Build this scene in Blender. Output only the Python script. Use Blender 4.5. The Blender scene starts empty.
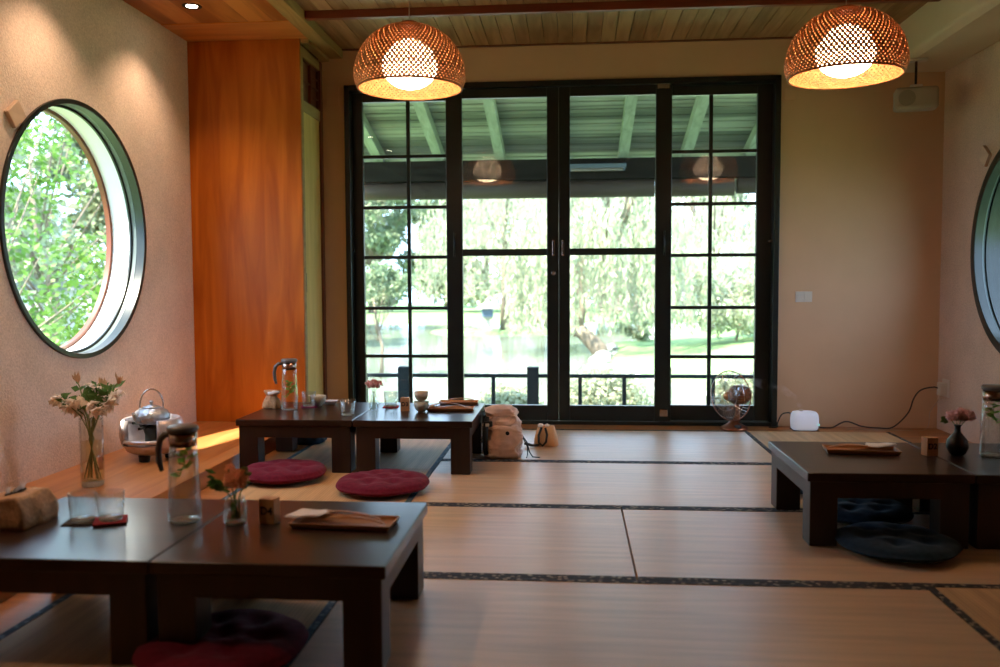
import bpy, math, random
from math import sin, cos, pi, radians as R
from mathutils import Vector, Matrix, noise

random.seed(7)
SC = bpy.context.scene
COL = SC.collection

# ------------------------------------------------------------------ camera
F, YAW, PITCH, ROLL, CH = 868.25, 0.0825, 0.0569, -0.0047, 0.9214
fw = Vector((-sin(YAW) * cos(PITCH), cos(YAW) * cos(PITCH), -sin(PITCH)))
r0 = Vector((cos(YAW), sin(YAW), 0)); u0 = r0.cross(fw)
rt = cos(ROLL) * r0 + sin(ROLL) * u0; up = -sin(ROLL) * r0 + cos(ROLL) * u0
EYE = Vector((0, 0, CH))
cam = bpy.data.cameras.new('camera'); cam.lens = F * 36 / 1000; cam.sensor_width = 36
cam.clip_end = 400; cam.dof.use_dof = True; cam.dof.focus_distance = 4.3; cam.dof.aperture_fstop = 2.2
co = bpy.data.objects.new('camera', cam); COL.objects.link(co)
m3 = Matrix((rt, up, -fw)).transposed(); co.matrix_world = Matrix.Translation(EYE) @ m3.to_4x4()
SC.camera = co

# ------------------------------------------------------------------ sky, sun, exposure
SC.view_settings.view_transform = 'Standard'; SC.view_settings.look = 'None'
SC.view_settings.gamma = 1; SC.view_settings.use_curve_mapping = False
SC.view_settings.exposure = 0.1
w = bpy.data.worlds.new('world'); SC.world = w; w.use_nodes = True
bg = w.node_tree.nodes['Background']; bg.inputs[0].default_value = (0.52, 0.72, 1.0, 1); bg.inputs[1].default_value = 7.0
sun = bpy.data.lights.new('sun', 'SUN'); sun.energy = 27; sun.angle = R(1.2); sun.color = (1.0, 0.90, 0.74)
so = bpy.data.objects.new('sun', sun); COL.objects.link(so)
so.rotation_euler = Vector((0.47, 0.60, -1.10)).to_track_quat('-Z', 'Y').to_euler()
WARM = (1.0, 0.52, 0.22)


def spot(loc, energy, size=70, blend=.6, rad=.03, target=None, color=WARM):
    l = bpy.data.lights.new('downlight_lamp', 'SPOT'); l.energy = energy; l.spot_size = R(size); l.spot_blend = blend
    l.shadow_soft_size = rad; l.color = color
    o = bpy.data.objects.new('downlight_lamp', l); COL.objects.link(o); o.location = loc
    if target: o.rotation_euler = (Vector(target) - Vector(loc)).to_track_quat('-Z', 'Y').to_euler()
    return o


SC.cycles.max_bounces = 10; SC.cycles.diffuse_bounces = 5; SC.cycles.transparent_max_bounces = 24
SC.cycles.sample_clamp_indirect = 6; SC.cycles.caustics_reflective = False; SC.cycles.caustics_refractive = False
SC.cycles.use_denoising = True

# room numbers (metres)
XL, XR, YB, YC = -2.338, 2.307, 5.671, 5.209
ZC, ZS, ZP, ZSO = 2.453, 2.410, 0.075, 2.217
XCAB, DL, DR, DT = -1.637, -1.485, 1.312, 2.223
T = 0.262                                                       # table top height


def at(x, y, axis, val):
    """the point of the plane (axis = val) that photograph pixel (x, y) shows"""
    d = fw + rt * ((x - 500) / F) + up * ((333.5 - y) / F)
    return EYE + d * ((val - EYE[axis]) / d[axis])


# ------------------------------------------------------------------ materials
def nt(name):
    m = bpy.data.materials.new(name); m.use_nodes = True
    return m, m.node_tree, m.node_tree.nodes['Principled BSDF']


def c4(c): return (c[0], c[1], c[2], 1)


def coords(t, scale=(1, 1, 1)):
    tc = t.nodes.new('ShaderNodeTexCoord'); mp = t.nodes.new('ShaderNodeMapping')
    mp.inputs['Scale'].default_value = scale
    t.links.new(tc.outputs['Object'], mp.inputs[0]); return mp.outputs[0]


def bump(t, b, h, strength, dist=.01):
    n = t.nodes.new('ShaderNodeBump'); n.inputs['Strength'].default_value = strength; n.inputs['Distance'].default_value = dist
    t.links.new(h, n.inputs['Height']); t.links.new(n.outputs[0], b.inputs['Normal'])


def plain(name, c, rough=.5, metal=0, var=.12, sc=14, bmp=0, spec=.5, emit=0, ecol=None, sheen=0, coat=0, trans=0):
    """a colour with a soft noise in it and, where asked, a little relief"""
    m, t, b = nt(name)
    n = t.nodes.new('ShaderNodeTexNoise'); n.inputs['Scale'].default_value = sc; n.inputs['Detail'].default_value = 5
    t.links.new(coords(t), n.inputs['Vector'])
    r = t.nodes.new('ShaderNodeValToRGB'); e = r.color_ramp.elements
    e[0].position = .3; e[1].position = .7
    e[0].color = c4([v * (1 - var) for v in c]); e[1].color = c4([min(1, v * (1 + var)) for v in c])
    t.links.new(n.outputs[0], r.inputs[0]); t.links.new(r.outputs[0], b.inputs['Base Color'])
    b.inputs['Roughness'].default_value = rough; b.inputs['Metallic'].default_value = metal
    b.inputs['Specular IOR Level'].default_value = spec
    if sheen: b.inputs['Sheen Weight'].default_value = sheen
    if coat: b.inputs['Coat Weight'].default_value = coat
    if bmp: bump(t, b, n.outputs[0], bmp)
    if emit:
        b.inputs['Emission Color'].default_value = c4(ecol or c); b.inputs['Emission Strength'].default_value = emit
    if trans:
        tr = t.nodes.new('ShaderNodeBsdfTranslucent'); t.links.new(r.outputs[0], tr.inputs[0])
        mx = t.nodes.new('ShaderNodeMixShader'); mx.inputs[0].default_value = trans
        out = t.nodes['Material Output']
        t.links.new(b.outputs[0], mx.inputs[1]); t.links.new(tr.outputs[0], mx.inputs[2]); t.links.new(mx.outputs[0], out.inputs[0])
    return m


def wood(name, c1, c2, axis=2, rough=.45, sc=3.0, stretch=14, spec=.5, coat=0, board=0, baxis=0, bmp=.05, gvar=.5, crough=.03):
    """grain runs along axis; board > 0 adds boards that wide, counted along baxis, each with its own tone"""
    m, t, b = nt(name)
    s = [sc * stretch] * 3; s[axis] = sc
    v = coords(t, s)
    n = t.nodes.new('ShaderNodeTexNoise'); n.inputs['Scale'].default_value = 1; n.inputs['Detail'].default_value = 6
    n.inputs['Distortion'].default_value = .8
    t.links.new(v, n.inputs['Vector'])
    src = n.outputs[0]
    r = t.nodes.new('ShaderNodeValToRGB'); e = r.color_ramp.elements
    e[0].position = .28; e[1].position = .72; e[0].color = c4(c1); e[1].color = c4(c2)
    if board:
        tc = t.nodes.new('ShaderNodeTexCoord'); sp = t.nodes.new('ShaderNodeSeparateXYZ'); t.links.new(tc.outputs['Object'], sp.inputs[0])
        d = t.nodes.new('ShaderNodeMath'); d.operation = 'DIVIDE'; d.inputs[1].default_value = board; t.links.new(sp.outputs[baxis], d.inputs[0])
        f = t.nodes.new('ShaderNodeMath'); f.operation = 'FLOOR'; t.links.new(d.outputs[0], f.inputs[0])
        wn = t.nodes.new('ShaderNodeTexWhiteNoise'); wn.noise_dimensions = '1D'; t.links.new(f.outputs[0], wn.inputs['W'])
        # shift the grain of every board, and its tone
        cb = t.nodes.new('ShaderNodeCombineXYZ'); mu = t.nodes.new('ShaderNodeMath'); mu.operation = 'MULTIPLY'; mu.inputs[1].default_value = 40
        t.links.new(wn.outputs['Value'], mu.inputs[0]); t.links.new(mu.outputs[0], cb.inputs[axis])
        ad = t.nodes.new('ShaderNodeVectorMath'); t.links.new(v, ad.inputs[0]); t.links.new(cb.outputs[0], ad.inputs[1])
        t.links.new(ad.outputs[0], n.inputs['Vector'])
        mx = t.nodes.new('ShaderNodeMath'); mx.operation = 'MULTIPLY_ADD'; mx.inputs[1].default_value = gvar
        s2 = t.nodes.new('ShaderNodeMath'); s2.operation = 'SUBTRACT'; s2.inputs[1].default_value = .5
        t.links.new(wn.outputs['Value'], s2.inputs[0]); t.links.new(s2.outputs[0], mx.inputs[0]); t.links.new(n.outputs[0], mx.inputs[2])
        src = mx.outputs[0]
    t.links.new(src, r.inputs[0]); t.links.new(r.outputs[0], b.inputs['Base Color'])
    b.inputs['Roughness'].default_value = rough; b.inputs['Specular IOR Level'].default_value = spec
    if coat: b.inputs['Coat Weight'].default_value = coat; b.inputs['Coat Roughness'].default_value = crough
    if bmp: bump(t, b, n.outputs[0], bmp, .004)
    return m


def glass(name, tint=(1, 1, 1), refl=.06, edge=.5, rough=.0):
    m, t, b = nt(name); t.nodes.remove(b)
    tr = t.nodes.new('ShaderNodeBsdfTransparent'); tr.inputs[0].default_value = c4(tint)
    g = t.nodes.new('ShaderNodeBsdfGlossy'); g.inputs['Roughness'].default_value = rough
    lw = t.nodes.new('ShaderNodeLayerWeight'); lw.inputs[0].default_value = .25
    ma = t.nodes.new('ShaderNodeMath'); ma.operation = 'MULTIPLY_ADD'; ma.inputs[1].default_value = edge; ma.inputs[2].default_value = refl
    t.links.new(lw.outputs['Facing'], ma.inputs[0])
    mx = t.nodes.new('ShaderNodeMixShader'); t.links.new(ma.outputs[0], mx.inputs[0])
    t.links.new(tr.outputs[0], mx.inputs[1]); t.links.new(g.outputs[0], mx.inputs[2])
    t.links.new(mx.outputs[0], t.nodes['Material Output'].inputs[0]); return m


def stucco(name, c, bscale=70, strength=.6):
    m, t, b = nt(name); v = coords(t)
    n = t.nodes.new('ShaderNodeTexNoise'); n.inputs['Scale'].default_value = bscale; n.inputs['Detail'].default_value = 4
    n2 = t.nodes.new('ShaderNodeTexNoise'); n2.inputs['Scale'].default_value = 5; n2.inputs['Detail'].default_value = 3
    for q in (n, n2): t.links.new(v, q.inputs['Vector'])
    ad = t.nodes.new('ShaderNodeMath'); ad.operation = 'MULTIPLY_ADD'; ad.inputs[1].default_value = .5
    t.links.new(n2.outputs[0], ad.inputs[0]); t.links.new(n.outputs[0], ad.inputs[2])
    r = t.nodes.new('ShaderNodeValToRGB'); e = r.color_ramp.elements; e[0].position = .5; e[1].position = .95
    e[0].color = c4([x * .80 for x in c]); e[1].color = c4([min(1, x * 1.1) for x in c])
    t.links.new(ad.outputs[0], r.inputs[0]); t.links.new(r.outputs[0], b.inputs['Base Color'])
    b.inputs['Roughness'].default_value = .95; b.inputs['Specular IOR Level'].default_value = .15
    bump(t, b, n.outputs[0], strength, .012); return m


def tatami(name, c, axis, spec, rough=.55, sheen=0):
    """rush weave: fine ribs that repeat along axis"""
    m, t, b = nt(name); v = coords(t)
    wv = t.nodes.new('ShaderNodeTexWave'); wv.bands_direction = 'XY'[axis]; wv.inputs['Scale'].default_value = 26
    wv.inputs['Distortion'].default_value = .3; t.links.new(v, wv.inputs['Vector'])
    s = [30, 30, 30]; s[1 - axis] = 2.0
    n = t.nodes.new('ShaderNodeTexNoise'); n.inputs['Scale'].default_value = 1; n.inputs['Detail'].default_value = 4
    t.links.new(coords(t, s), n.inputs['Vector'])
    n2 = t.nodes.new('ShaderNodeTexNoise'); n2.inputs['Scale'].default_value = 2.2; t.links.new(v, n2.inputs['Vector'])
    a1 = t.nodes.new('ShaderNodeMath'); a1.operation = 'MULTIPLY_ADD'; a1.inputs[1].default_value = .22
    t.links.new(wv.outputs['Fac'], a1.inputs[0]); t.links.new(n.outputs[0], a1.inputs[2])
    a2 = t.nodes.new('ShaderNodeMath'); a2.operation = 'MULTIPLY_ADD'; a2.inputs[1].default_value = .35
    t.links.new(n2.outputs[0], a2.inputs[0]); t.links.new(a1.outputs[0], a2.inputs[2])
    r = t.nodes.new('ShaderNodeValToRGB'); e = r.color_ramp.elements; e[0].position = .45; e[1].position = 1.05
    e[0].color = c4([x * .72 for x in c]); e[1].color = c4([min(1, x * 1.15) for x in c])
    t.links.new(a2.outputs[0], r.inputs[0]); t.links.new(r.outputs[0], b.inputs['Base Color'])
    b.inputs['Roughness'].default_value = rough; b.inputs['Specular IOR Level'].default_value = spec
    b.inputs['Sheen Weight'].default_value = sheen; b.inputs['Sheen Roughness'].default_value = .35
    bump(t, b, wv.outputs['Fac'], .35, .002); return m


def border_mat(name, dark, light, s=30):
    m, t, b = nt(name)
    ck = t.nodes.new('ShaderNodeTexVoronoi'); ck.inputs['Scale'].default_value = s * 1.6
    t.links.new(coords(t), ck.inputs['Vector'])
    r = t.nodes.new('ShaderNodeValToRGB'); e = r.color_ramp.elements; e[0].position = .26; e[1].position = .42
    e[0].color = c4(light); e[1].color = c4(dark)
    t.links.new(ck.outputs['Distance'], r.inputs[0]); t.links.new(r.outputs[0], b.inputs['Base Color'])
    b.inputs['Roughness'].default_value = .8; return m


def emis(name, c, s):
    m, t, b = nt(name); b.inputs['Base Color'].default_value = c4(c)
    b.inputs['Emission Color'].default_value = c4(c); b.inputs['Emission Strength'].default_value = s; return m


M = dict(
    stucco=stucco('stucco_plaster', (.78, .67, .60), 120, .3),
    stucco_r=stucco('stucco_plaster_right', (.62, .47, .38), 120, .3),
    plaster=plain('smooth_plaster', (.62, .41, .26), .85, var=.04, sc=3, spec=.2),
    white_plaster=plain('soffit_plaster', (.62, .54, .42), .85, var=.04, sc=3, spec=.2),
    orange_wood=wood('orange_veneer', (.35, .078, .005), (.62, .185, .016), 2, .42, 1.3, 9, board=.9, baxis=0, gvar=.05, spec=.22),
    soffit_wood=wood('soffit_boards', (.33, .10, .02), (.62, .24, .06), 1, .45, 1.6, 9, board=.14, baxis=0, gvar=.5),
    trim_wood=wood('trim_board', (.48, .16, .035), (.68, .27, .07), 0, .4, 1.5, 10),
    plat_wood=wood('platform_boards', (.36, .13, .035), (.58, .26, .09), 1, .30, 1.5, 9, board=.22, baxis=0, gvar=.25, coat=.25, crough=.2),
    ceil_wood=wood('ceiling_boards', (.24, .125, .06), (.46, .28, .15), 1, .55, 2.0, 10, board=.0885, baxis=0, gvar=.28),
    beam_wood=wood('reddish_beam', (.13, .022, .008), (.24, .05, .018), 0, .4, 2, 10),
    post_wood=wood('olive_beam', (.28, .18, .06), (.45, .31, .12), 1, .5, 2, 10),
    yellow_panel=wood('yellow_panel', (.60, .42, .11), (.76, .56, .18), 2, .5, 2, 8),
    dark_red=wood('dark_red_post', (.10, .028, .012), (.19, .05, .02), 2, .45, 2, 10),
    table=wood('dark_lacquered_wood', (.010, .004, .0025), (.034, .011, .006), 0, .32, 2, 10, coat=.26, bmp=.02, spec=.3, crough=.14),
    table_leg=wood('dark_brown_wood', (.009, .0035, .0025), (.030, .010, .006), 2, .42, 2, 10),
    tatami_x=tatami('rush_weave_crosswise', (.62, .395, .21), 1, .9, .36, .20),
    tatami_y=tatami('rush_weave_lengthwise', (.54, .34, .16), 0, .3, .6, .12),
    border_dark=border_mat('navy_patterned_cloth', (.012, .014, .022), (.28, .24, .18)),
    border_blue=border_mat('blue_patterned_cloth', (.035, .075, .11), (.16, .22, .25)),
    floor=wood('strip_floor', (.28, .11, .035), (.46, .20, .07), 0, .4, 1.5, 10, coat=.1),
    black_metal=plain('black_painted_metal', (.010, .014, .013), .32, 0, .2, spec=.5),
    black_soft=plain('matte_black', (.012, .012, .013), .6),
    muntin=plain('dark_green_black_bar', (.014, .020, .018), .35),
    rail=plain('dark_porch_paint', (.010, .016, .019), .6, spec=.2),
    glass=glass('window_glass', (.97, .99, .98), .030, .08),
    glass_small=glass('drinking_glass', (.975, .985, .985), .05, .55, .02),
    glass_ring=plain('glass_base', (.75, .80, .80), .12, trans=.6),
    water_in=glass('drinking_water', (.95, .975, .965), .03, .25),
    chrome=plain('brushed_steel', (.55, .55, .55), .25, 1),
    silver=plain('silver_glaze', (.62, .58, .62), .34, .55, .1, 30, .15),
    hammered=plain('hammered_iron', (.46, .50, .56), .34, .8, .15, 60, .6),
    copper=plain('brushed_copper', (.36, .13, .07), .30, .9, .1),
    reveal=plain('white_reveal_paint', (.80, .82, .85), .5, var=.02),
    reveal_dark=plain('grey_reveal_paint', (.10, .13, .13), .35, var=.05),
    rust_wood=wood('porch_boards', (.13, .145, .115), (.36, .38, .31), 0, .7, 1.5, 10, board=.14, baxis=1, gvar=.8),
    rafter=wood('porch_rafters', (.24, .28, .21), (.42, .47, .38), 1, .7, 1.5, 10),
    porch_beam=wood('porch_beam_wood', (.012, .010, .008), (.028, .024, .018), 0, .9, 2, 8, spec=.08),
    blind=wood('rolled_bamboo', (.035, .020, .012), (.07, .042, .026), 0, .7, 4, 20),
    maroon=plain('maroon_cotton', (.135, .008, .026), .9, var=.2, sc=60, bmp=.15, sheen=.08, spec=.1),
    navy=plain('navy_cotton', (.014, .035, .060), .9, var=.2, sc=60, bmp=.15, sheen=.08, spec=.1),
    canvas=plain('pinkish_beige_nylon', (.74, .52, .42), .55, var=.1, sc=20, bmp=.15),
    canvas_orange=plain('tan_nylon', (.72, .42, .21), .55, var=.1, sc=20, bmp=.15),
    kraft=plain('brown_kraft_cloth', (.50, .30, .16), .8, var=.2, sc=90, bmp=.3),
    paper=plain('white_paper', (.80, .76, .74), .8, var=.04, sc=20, bmp=.1),
    wooden=wood('pale_carved_wood', (.36, .15, .055), (.55, .26, .11), 0, .4, 5, 12),
    block=wood('number_block_wood', (.42, .20, .085), (.60, .31, .14), 2, .5, 6, 12),
    ink=plain('black_ink', (.01, .008, .006), .6),
    ceramic=plain('celadon_ceramic', (.42, .39, .30), .35, var=.12, sc=40, coat=.3),
    ceramic_tan=plain('speckled_tan_ceramic', (.50, .38, .27), .4, var=.15, sc=80),
    ceramic_w=plain('white_ceramic', (.75, .76, .80), .25, var=.03),
    red_felt=plain('dark_red_felt', (.28, .02, .035), .95, var=.1),
    purple_felt=plain('purple_felt', (.22, .03, .16), .95, var=.1),
    grey_felt=plain('charcoal_felt', (.035, .030, .028), .95, var=.1),
    lid=plain('dark_plastic_lid', (.12, .115, .115), .4),
    steel_band=plain('steel_collar', (.42, .30, .24), .22, 1),
    mint=plain('mint_leaf', (.24, .55, .07), .5, trans=.35),
    leafd=plain('dark_leaf', (.10, .22, .05), .5, trans=.25),
    leafo=plain('olive_leaf', (.17, .24, .06), .5, trans=.25),
    stem=plain('flower_stem', (.20, .26, .07), .5),
    petal_w=plain('cream_petal', (.92, .82, .72), .6, var=.12, trans=.35),
    petal_o=plain('orange_petal', (1.0, .52, .30), .7, var=.15, sc=60, trans=.5),
    petal_p=plain('pink_petal', (.95, .62, .62), .7, var=.2, sc=60, trans=.5),
    bamboo=plain('woven_bamboo', (.46, .19, .065), .55, var=.3, sc=30, trans=.16),
    globe=emis('lamp_globe', (1.0, .70, .43), 27),
    led=emis('downlight_disc', (1.0, .85, .65), 25),
    glow=plain('glowing_white_plastic', (.70, .72, .85), .4, var=.02, emit=.22, ecol=(.74, .82, 1.0)),
    led_green=emis('green_indicator', (.45, .95, .95), .5),
    speaker=plain('beige_speaker_plastic', (.36, .29, .22), .6, var=.05),
    grille=plain('speaker_grille', (.24, .20, .155), .7, var=.1, sc=200),
    white_plastic=plain('white_plastic', (.62, .57, .50), .5, var=.03),
    cable=plain('black_rubber', (.012, .012, .012), .5),
    cable_w=plain('pale_cable', (.45, .36, .28), .5),
    # garden
    lawn=plain('lawn_grass', (.17, .26, .11), .9, var=.25, sc=3, bmp=.3, spec=.1),
    leaf_a=plain('fresh_green_leaf', (.11, .22, .035), .5, var=.35, sc=2, trans=.4),
    leaf_b=plain('pale_willow_leaf', (.36, .39, .26), .5, var=.25, sc=1, trans=.4),  # paled and desaturated so the colour also imitates garden haze
    leaf_c=plain('mid_green_leaf', (.20, .26, .15), .6, var=.35, sc=1, trans=.3),
    leaf_p=plain('pinkish_leaf', (.36, .30, .26), .6, var=.25, sc=1, trans=.4),
    bark=plain('bark', (.20, .16, .12), .9, var=.3, sc=12, bmp=.6),
    water=plain('pond_water', (.18, .22, .17), .08, var=.2, sc=.3, bmp=.02),
    stone=plain('shore_stone', (.42, .40, .36), .9, var=.3, sc=5, bmp=.5),
    pale_wall=plain('pale_render', (.62, .64, .66), .8, var=.05),
    roof_t=plain('grey_roof_tile', (.20, .22, .25), .7, var=.2),
    pane_blue=plain('dark_blue_pane', (.08, .12, .18), .15),
    shut_red=plain('red_brown_shutter', (.25, .08, .07), .6),
)


# ------------------------------------------------------------------ mesh building
class MB:
    def __init__(s): s.v = []; s.f = []

    def add(s, vs, fs):
        k = len(s.v); s.v += [tuple(p) for p in vs]; s.f += [tuple(i + k for i in f) for f in fs]; return s

    def box(s, x0, x1, y0, y1, z0, z1, mat=None):
        vs = [Vector((x, y, z)) for x in (x0, x1) for y in (y0, y1) for z in (z0, z1)]
        if mat: vs = [mat @ p for p in vs]
        return s.add(vs, [(0, 1, 3, 2), (4, 6, 7, 5), (0, 4, 5, 1), (2, 3, 7, 6), (0, 2, 6, 4), (1, 5, 7, 3)])

    def prism(s, pts, z0, z1):
        n = len(pts)
        vs = [(x, y, z0) for x, y in pts] + [(x, y, z1) for x, y in pts]
        return s.add(vs, [tuple(range(n))[::-1], tuple(range(n, 2 * n))] + [(i, (i + 1) % n, n + (i + 1) % n, n + i) for i in range(n)])

    def lathe(s, prof, n=32, c=(0, 0, 0), mat=None, sx=1, sy=1, wob=None):
        vs = []; fs = []
        for (r, z) in prof:
            for i in range(n):
                a = 2 * pi * i / n; rr = r * (wob(a, z) if wob else 1)
                vs.append(Vector((rr * cos(a) * sx, rr * sin(a) * sy, z)))
        for j in range(len(prof) - 1):
            for i in range(n):
                fs.append((j * n + i, j * n + (i + 1) % n, (j + 1) * n + (i + 1) % n, (j + 1) * n + i))
        if prof[0][0] > 1e-6: fs.append(tuple(range(n))[::-1])
        if prof[-1][0] > 1e-6: fs.append(tuple(range((len(prof) - 1) * n, len(prof) * n)))
        if mat: vs = [mat @ p for p in vs]
        return s.add([p + Vector(c) for p in vs], fs)

    def shell(s, prof, n=32, c=(0, 0, 0), wob=None):
        """an open lathe (no caps)"""
        k = len(s.f); s.lathe(prof, n, c, wob=wob); s.f = [f for f in s.f[:k]] + [f for f in s.f[k:] if len(f) == 4]; return s

    def tube(s, pts, r, n=8, closed=False, cap=True):
        pts = [Vector(p) for p in pts]; m = len(pts); rs = r if isinstance(r, (list, tuple)) else [r] * m
        vs = []; fs = []; prev = None
        for i, p in enumerate(pts):
            a = pts[(i - 1) % m] if (closed or i > 0) else p; b = pts[(i + 1) % m] if (closed or i < m - 1) else p
            d = (b - a).normalized()
            if prev is None:
                ref = Vector((0, 0, 1)) if abs(d.z) < .9 else Vector((1, 0, 0)); u = d.cross(ref).normalized()
            else:
                u = (prev - d * prev.dot(d))
                u = u.normalized() if u.length > 1e-6 else d.orthogonal().normalized()
            prev = u; w_ = d.cross(u)
            for j in range(n):
                t = 2 * pi * j / n; vs.append(p + (u * cos(t) + w_ * sin(t)) * rs[i])
        for i in range(m if closed else m - 1):
            for j in range(n):
                k = (i + 1) % m; fs.append((i * n + j, i * n + (j + 1) % n, k * n + (j + 1) % n, k * n + j))
        if cap and not closed: fs += [tuple(range(n))[::-1], tuple(range((m - 1) * n, m * n))]
        return s.add(vs, fs)

    def leaf(s, p, d, n, L, W, fold=.15):
        """a pointed leaf: root p, direction d, face normal n"""
        d = Vector(d).normalized(); n = Vector(n); sd = d.cross(n)
        sd = sd.normalized() if sd.length > 1e-6 else d.orthogonal().normalized(); nn = sd.cross(d); p = Vector(p)
        return s.add([p, p + d * L * .45 + sd * W + nn * fold * W, p + d * L, p + d * L * .45 - sd * W + nn * fold * W, p + d * L * .5 - nn * fold * W],
                     [(0, 1, 4), (1, 2, 4), (2, 3, 4), (3, 0, 4)])

    def quad_leaf(s, p, d, sd, L, W):
        return s.add([p, p + d * L * .5 + sd * W, p + d * L, p + d * L * .5 - sd * W], [(0, 1, 2, 3)])

    def build(s, name, mat, parent=None, smooth=False, bevel=0, loc=None, seg=2, sub=0, solid=0):
        me = bpy.data.meshes.new(name); me.from_pydata([tuple(v) for v in s.v], [], s.f); me.update()
        me.materials.append(M[mat] if isinstance(mat, str) else mat)
        if smooth:
            me.polygons.foreach_set('use_smooth', [True] * len(me.polygons))
        o = bpy.data.objects.new(name, me); COL.objects.link(o)
        if parent: o.parent = parent
        if loc: o.location = loc
        if solid:
            q = o.modifiers.new('solid', 'SOLIDIFY'); q.thickness = solid; q.offset = 0
        if bevel:
            q = o.modifiers.new('bevel', 'BEVEL'); q.width = bevel; q.segments = seg; q.limit_method = 'ANGLE'
        if sub:
            q = o.modifiers.new('sub', 'SUBSURF'); q.levels = sub; q.render_levels = sub
        return o


def B(*a, **k): return MB().box(*a, **k)


def thing(name, label, cat, loc=(0, 0, 0), rz=0, group=None):
    o = bpy.data.objects.new(name, None); COL.objects.link(o); o.location = loc; o.rotation_euler = (0, 0, rz)
    return tag(o, label, cat, group)


def tag(o, label, cat, group=None):
    o['label'] = label; o['category'] = cat
    if group: o['group'] = group
    return o


def struct(o):
    o['kind'] = 'structure'; return o


def dup(root, loc, rz=None, label=None, group=None, scale=None):
    def cp(o, par):
        c = o.copy(); COL.objects.link(c); c.parent = par
        for ch in [q for q in COL.objects if q.parent == o]: cp(ch, c)
        return c
    r = cp(root, None); r.location = loc
    if rz is not None: r.rotation_euler = (0, 0, rz)
    if label: r['label'] = label
    if group: r['group'] = group
    if scale: r.scale = scale
    return r


def lettering(name, txt, parent, loc, rot, size, mat='ink', extrude=.0006):
    c = bpy.data.curves.new(name, 'FONT'); c.body = txt; c.size = size; c.extrude = extrude
    c.align_x = 'CENTER'; c.align_y = 'CENTER'; c.materials.append(M[mat]); c.offset = .0008
    o = bpy.data.objects.new(name, c); COL.objects.link(o); me = bpy.data.meshes.new_from_object(o); bpy.data.objects.remove(o); o = bpy.data.objects.new(name, me); COL.objects.link(o)
    o.parent = parent; o.location = loc; o.rotation_euler = rot
    return o


# ================================================================== THE ROOM
def wall_hole(name, mat, xa, xb, y0, y1, z0, z1, cy, cz, rad):
    """a wall slab between x = xa and x = xb with a round hole through it"""
    angs = sorted([2 * pi * i / 96 for i in range(96)] + [math.atan2(z - cz, y - cy) % (2 * pi) for y in (y0, y1) for z in (z0, z1)])
    mb = MB(); n = len(angs); vs = []
    for x in (xa, xb):
        for a in angs: vs.append((x, cy + rad * cos(a), cz + rad * sin(a)))
        for a in angs:
            k = min(((y1 if cos(a) > 0 else y0) - cy) / cos(a) if abs(cos(a)) > 1e-9 else 1e9,
                    ((z1 if sin(a) > 0 else z0) - cz) / sin(a) if abs(sin(a)) > 1e-9 else 1e9)
            vs.append((x, cy + k * cos(a), cz + k * sin(a)))
    fs = []
    for i in range(n):
        j = (i + 1) % n
        fs += [(i, j, n + j, n + i), (2 * n + i, 3 * n + i, 3 * n + j, 2 * n + j), (i, 2 * n + i, 2 * n + j, j), (n + i, n + j, 3 * n + j, 3 * n + i)]
    mb.add(vs, fs); return struct(mb.build(name, mat))


Y0 = -2.4
WLY, WLZ, WR = 4.005, 1.186, .60
WRY, WRZ = 4.63, 1.10
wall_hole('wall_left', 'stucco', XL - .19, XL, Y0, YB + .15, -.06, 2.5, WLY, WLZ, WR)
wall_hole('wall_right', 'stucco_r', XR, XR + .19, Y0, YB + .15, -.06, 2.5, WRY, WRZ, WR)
wb = MB()
wb.box(XL - .26, DL, YB, YB + .15, -.06, 2.5); wb.box(DR, XR + .26, YB, YB + .15, -.06, 2.5); wb.box(DL, DR, YB, YB + .15, DT, 2.5)
struct(wb.build('wall_back', 'plaster'))
struct(B(XL - .26, XR + .26, Y0 - .15, Y0, -.06, 2.5).build('wall_front', 'plaster'))
struct(B(XL - .26, XR + .26, Y0 - .15, YB + .15, -.12, -.045).build('floor', 'floor'))
struct(B(-1.67, -1.513, Y0, YB, -.045, -.004).build('floor_strip_left', 'floor', bevel=.003))
struct(B(1.955, XR, Y0, YB, -.045, -.004).build('floor_strip_right', 'floor', bevel=.003))
struct(B(-1.513, 1.955, 5.487, YB, -.045, .0).build('floor_strip_back', 'floor', bevel=.003))
struct(B(XL, -1.672, Y0, YB, -.045, ZP).build('floor_platform', 'plat_wood', bevel=.003))
# ceiling of narrow boards
cb = MB(); x = -1.50
while x < 1.93:
    cb.box(x + .002, x + .0865, Y0, YB, ZC, ZC + .02); x += .0885
struct(cb.build('ceiling', 'ceil_wood'))
struct(B(XL - .26, XR + .26, Y0 - .15, YB + .4, 2.5, 2.62).build('ceiling_slab', 'black_soft'))
struct(B(1.925, XR, Y0, YB, ZC + .004, ZC + .03).build('ceiling_white_strip', 'white_plaster'))
struct(B(-1.50, XR, YB - .028, YB, ZC - .006, ZC + .001).build('trim_1', 'dark_red'))
# red batten across the ceiling
struct(B(-1.49, 1.985, 4.845, 4.885, ZC - .045, ZC).build('ceiling_batten', 'beam_wood', bevel=.004))
struct(B(-1.49, 1.985, 2.6, 2.64, ZC - .045, ZC).build('ceiling_batten.001', 'beam_wood', bevel=.004))
# olive beam between soffit and ceiling
struct(B(-1.582, -1.492, Y0, YB, 2.398, 2.50).build('ceiling_beam', 'post_wood', bevel=.003))
# left soffit
struct(B(XL, -1.583, Y0, 4.87, ZS, ZS + .05).build('ceiling_soffit_left', 'soffit_wood'))
struct(B(XCAB + .004, -1.583, YC + .012, YB, ZS - .03, ZS + .05).build('trim_3', 'post_wood'))
struct(B(XL, -1.583, 4.875, YC + .01, ZS - .004, ZS + .05).build('trim_2', 'trim_wood', bevel=.002))
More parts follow.
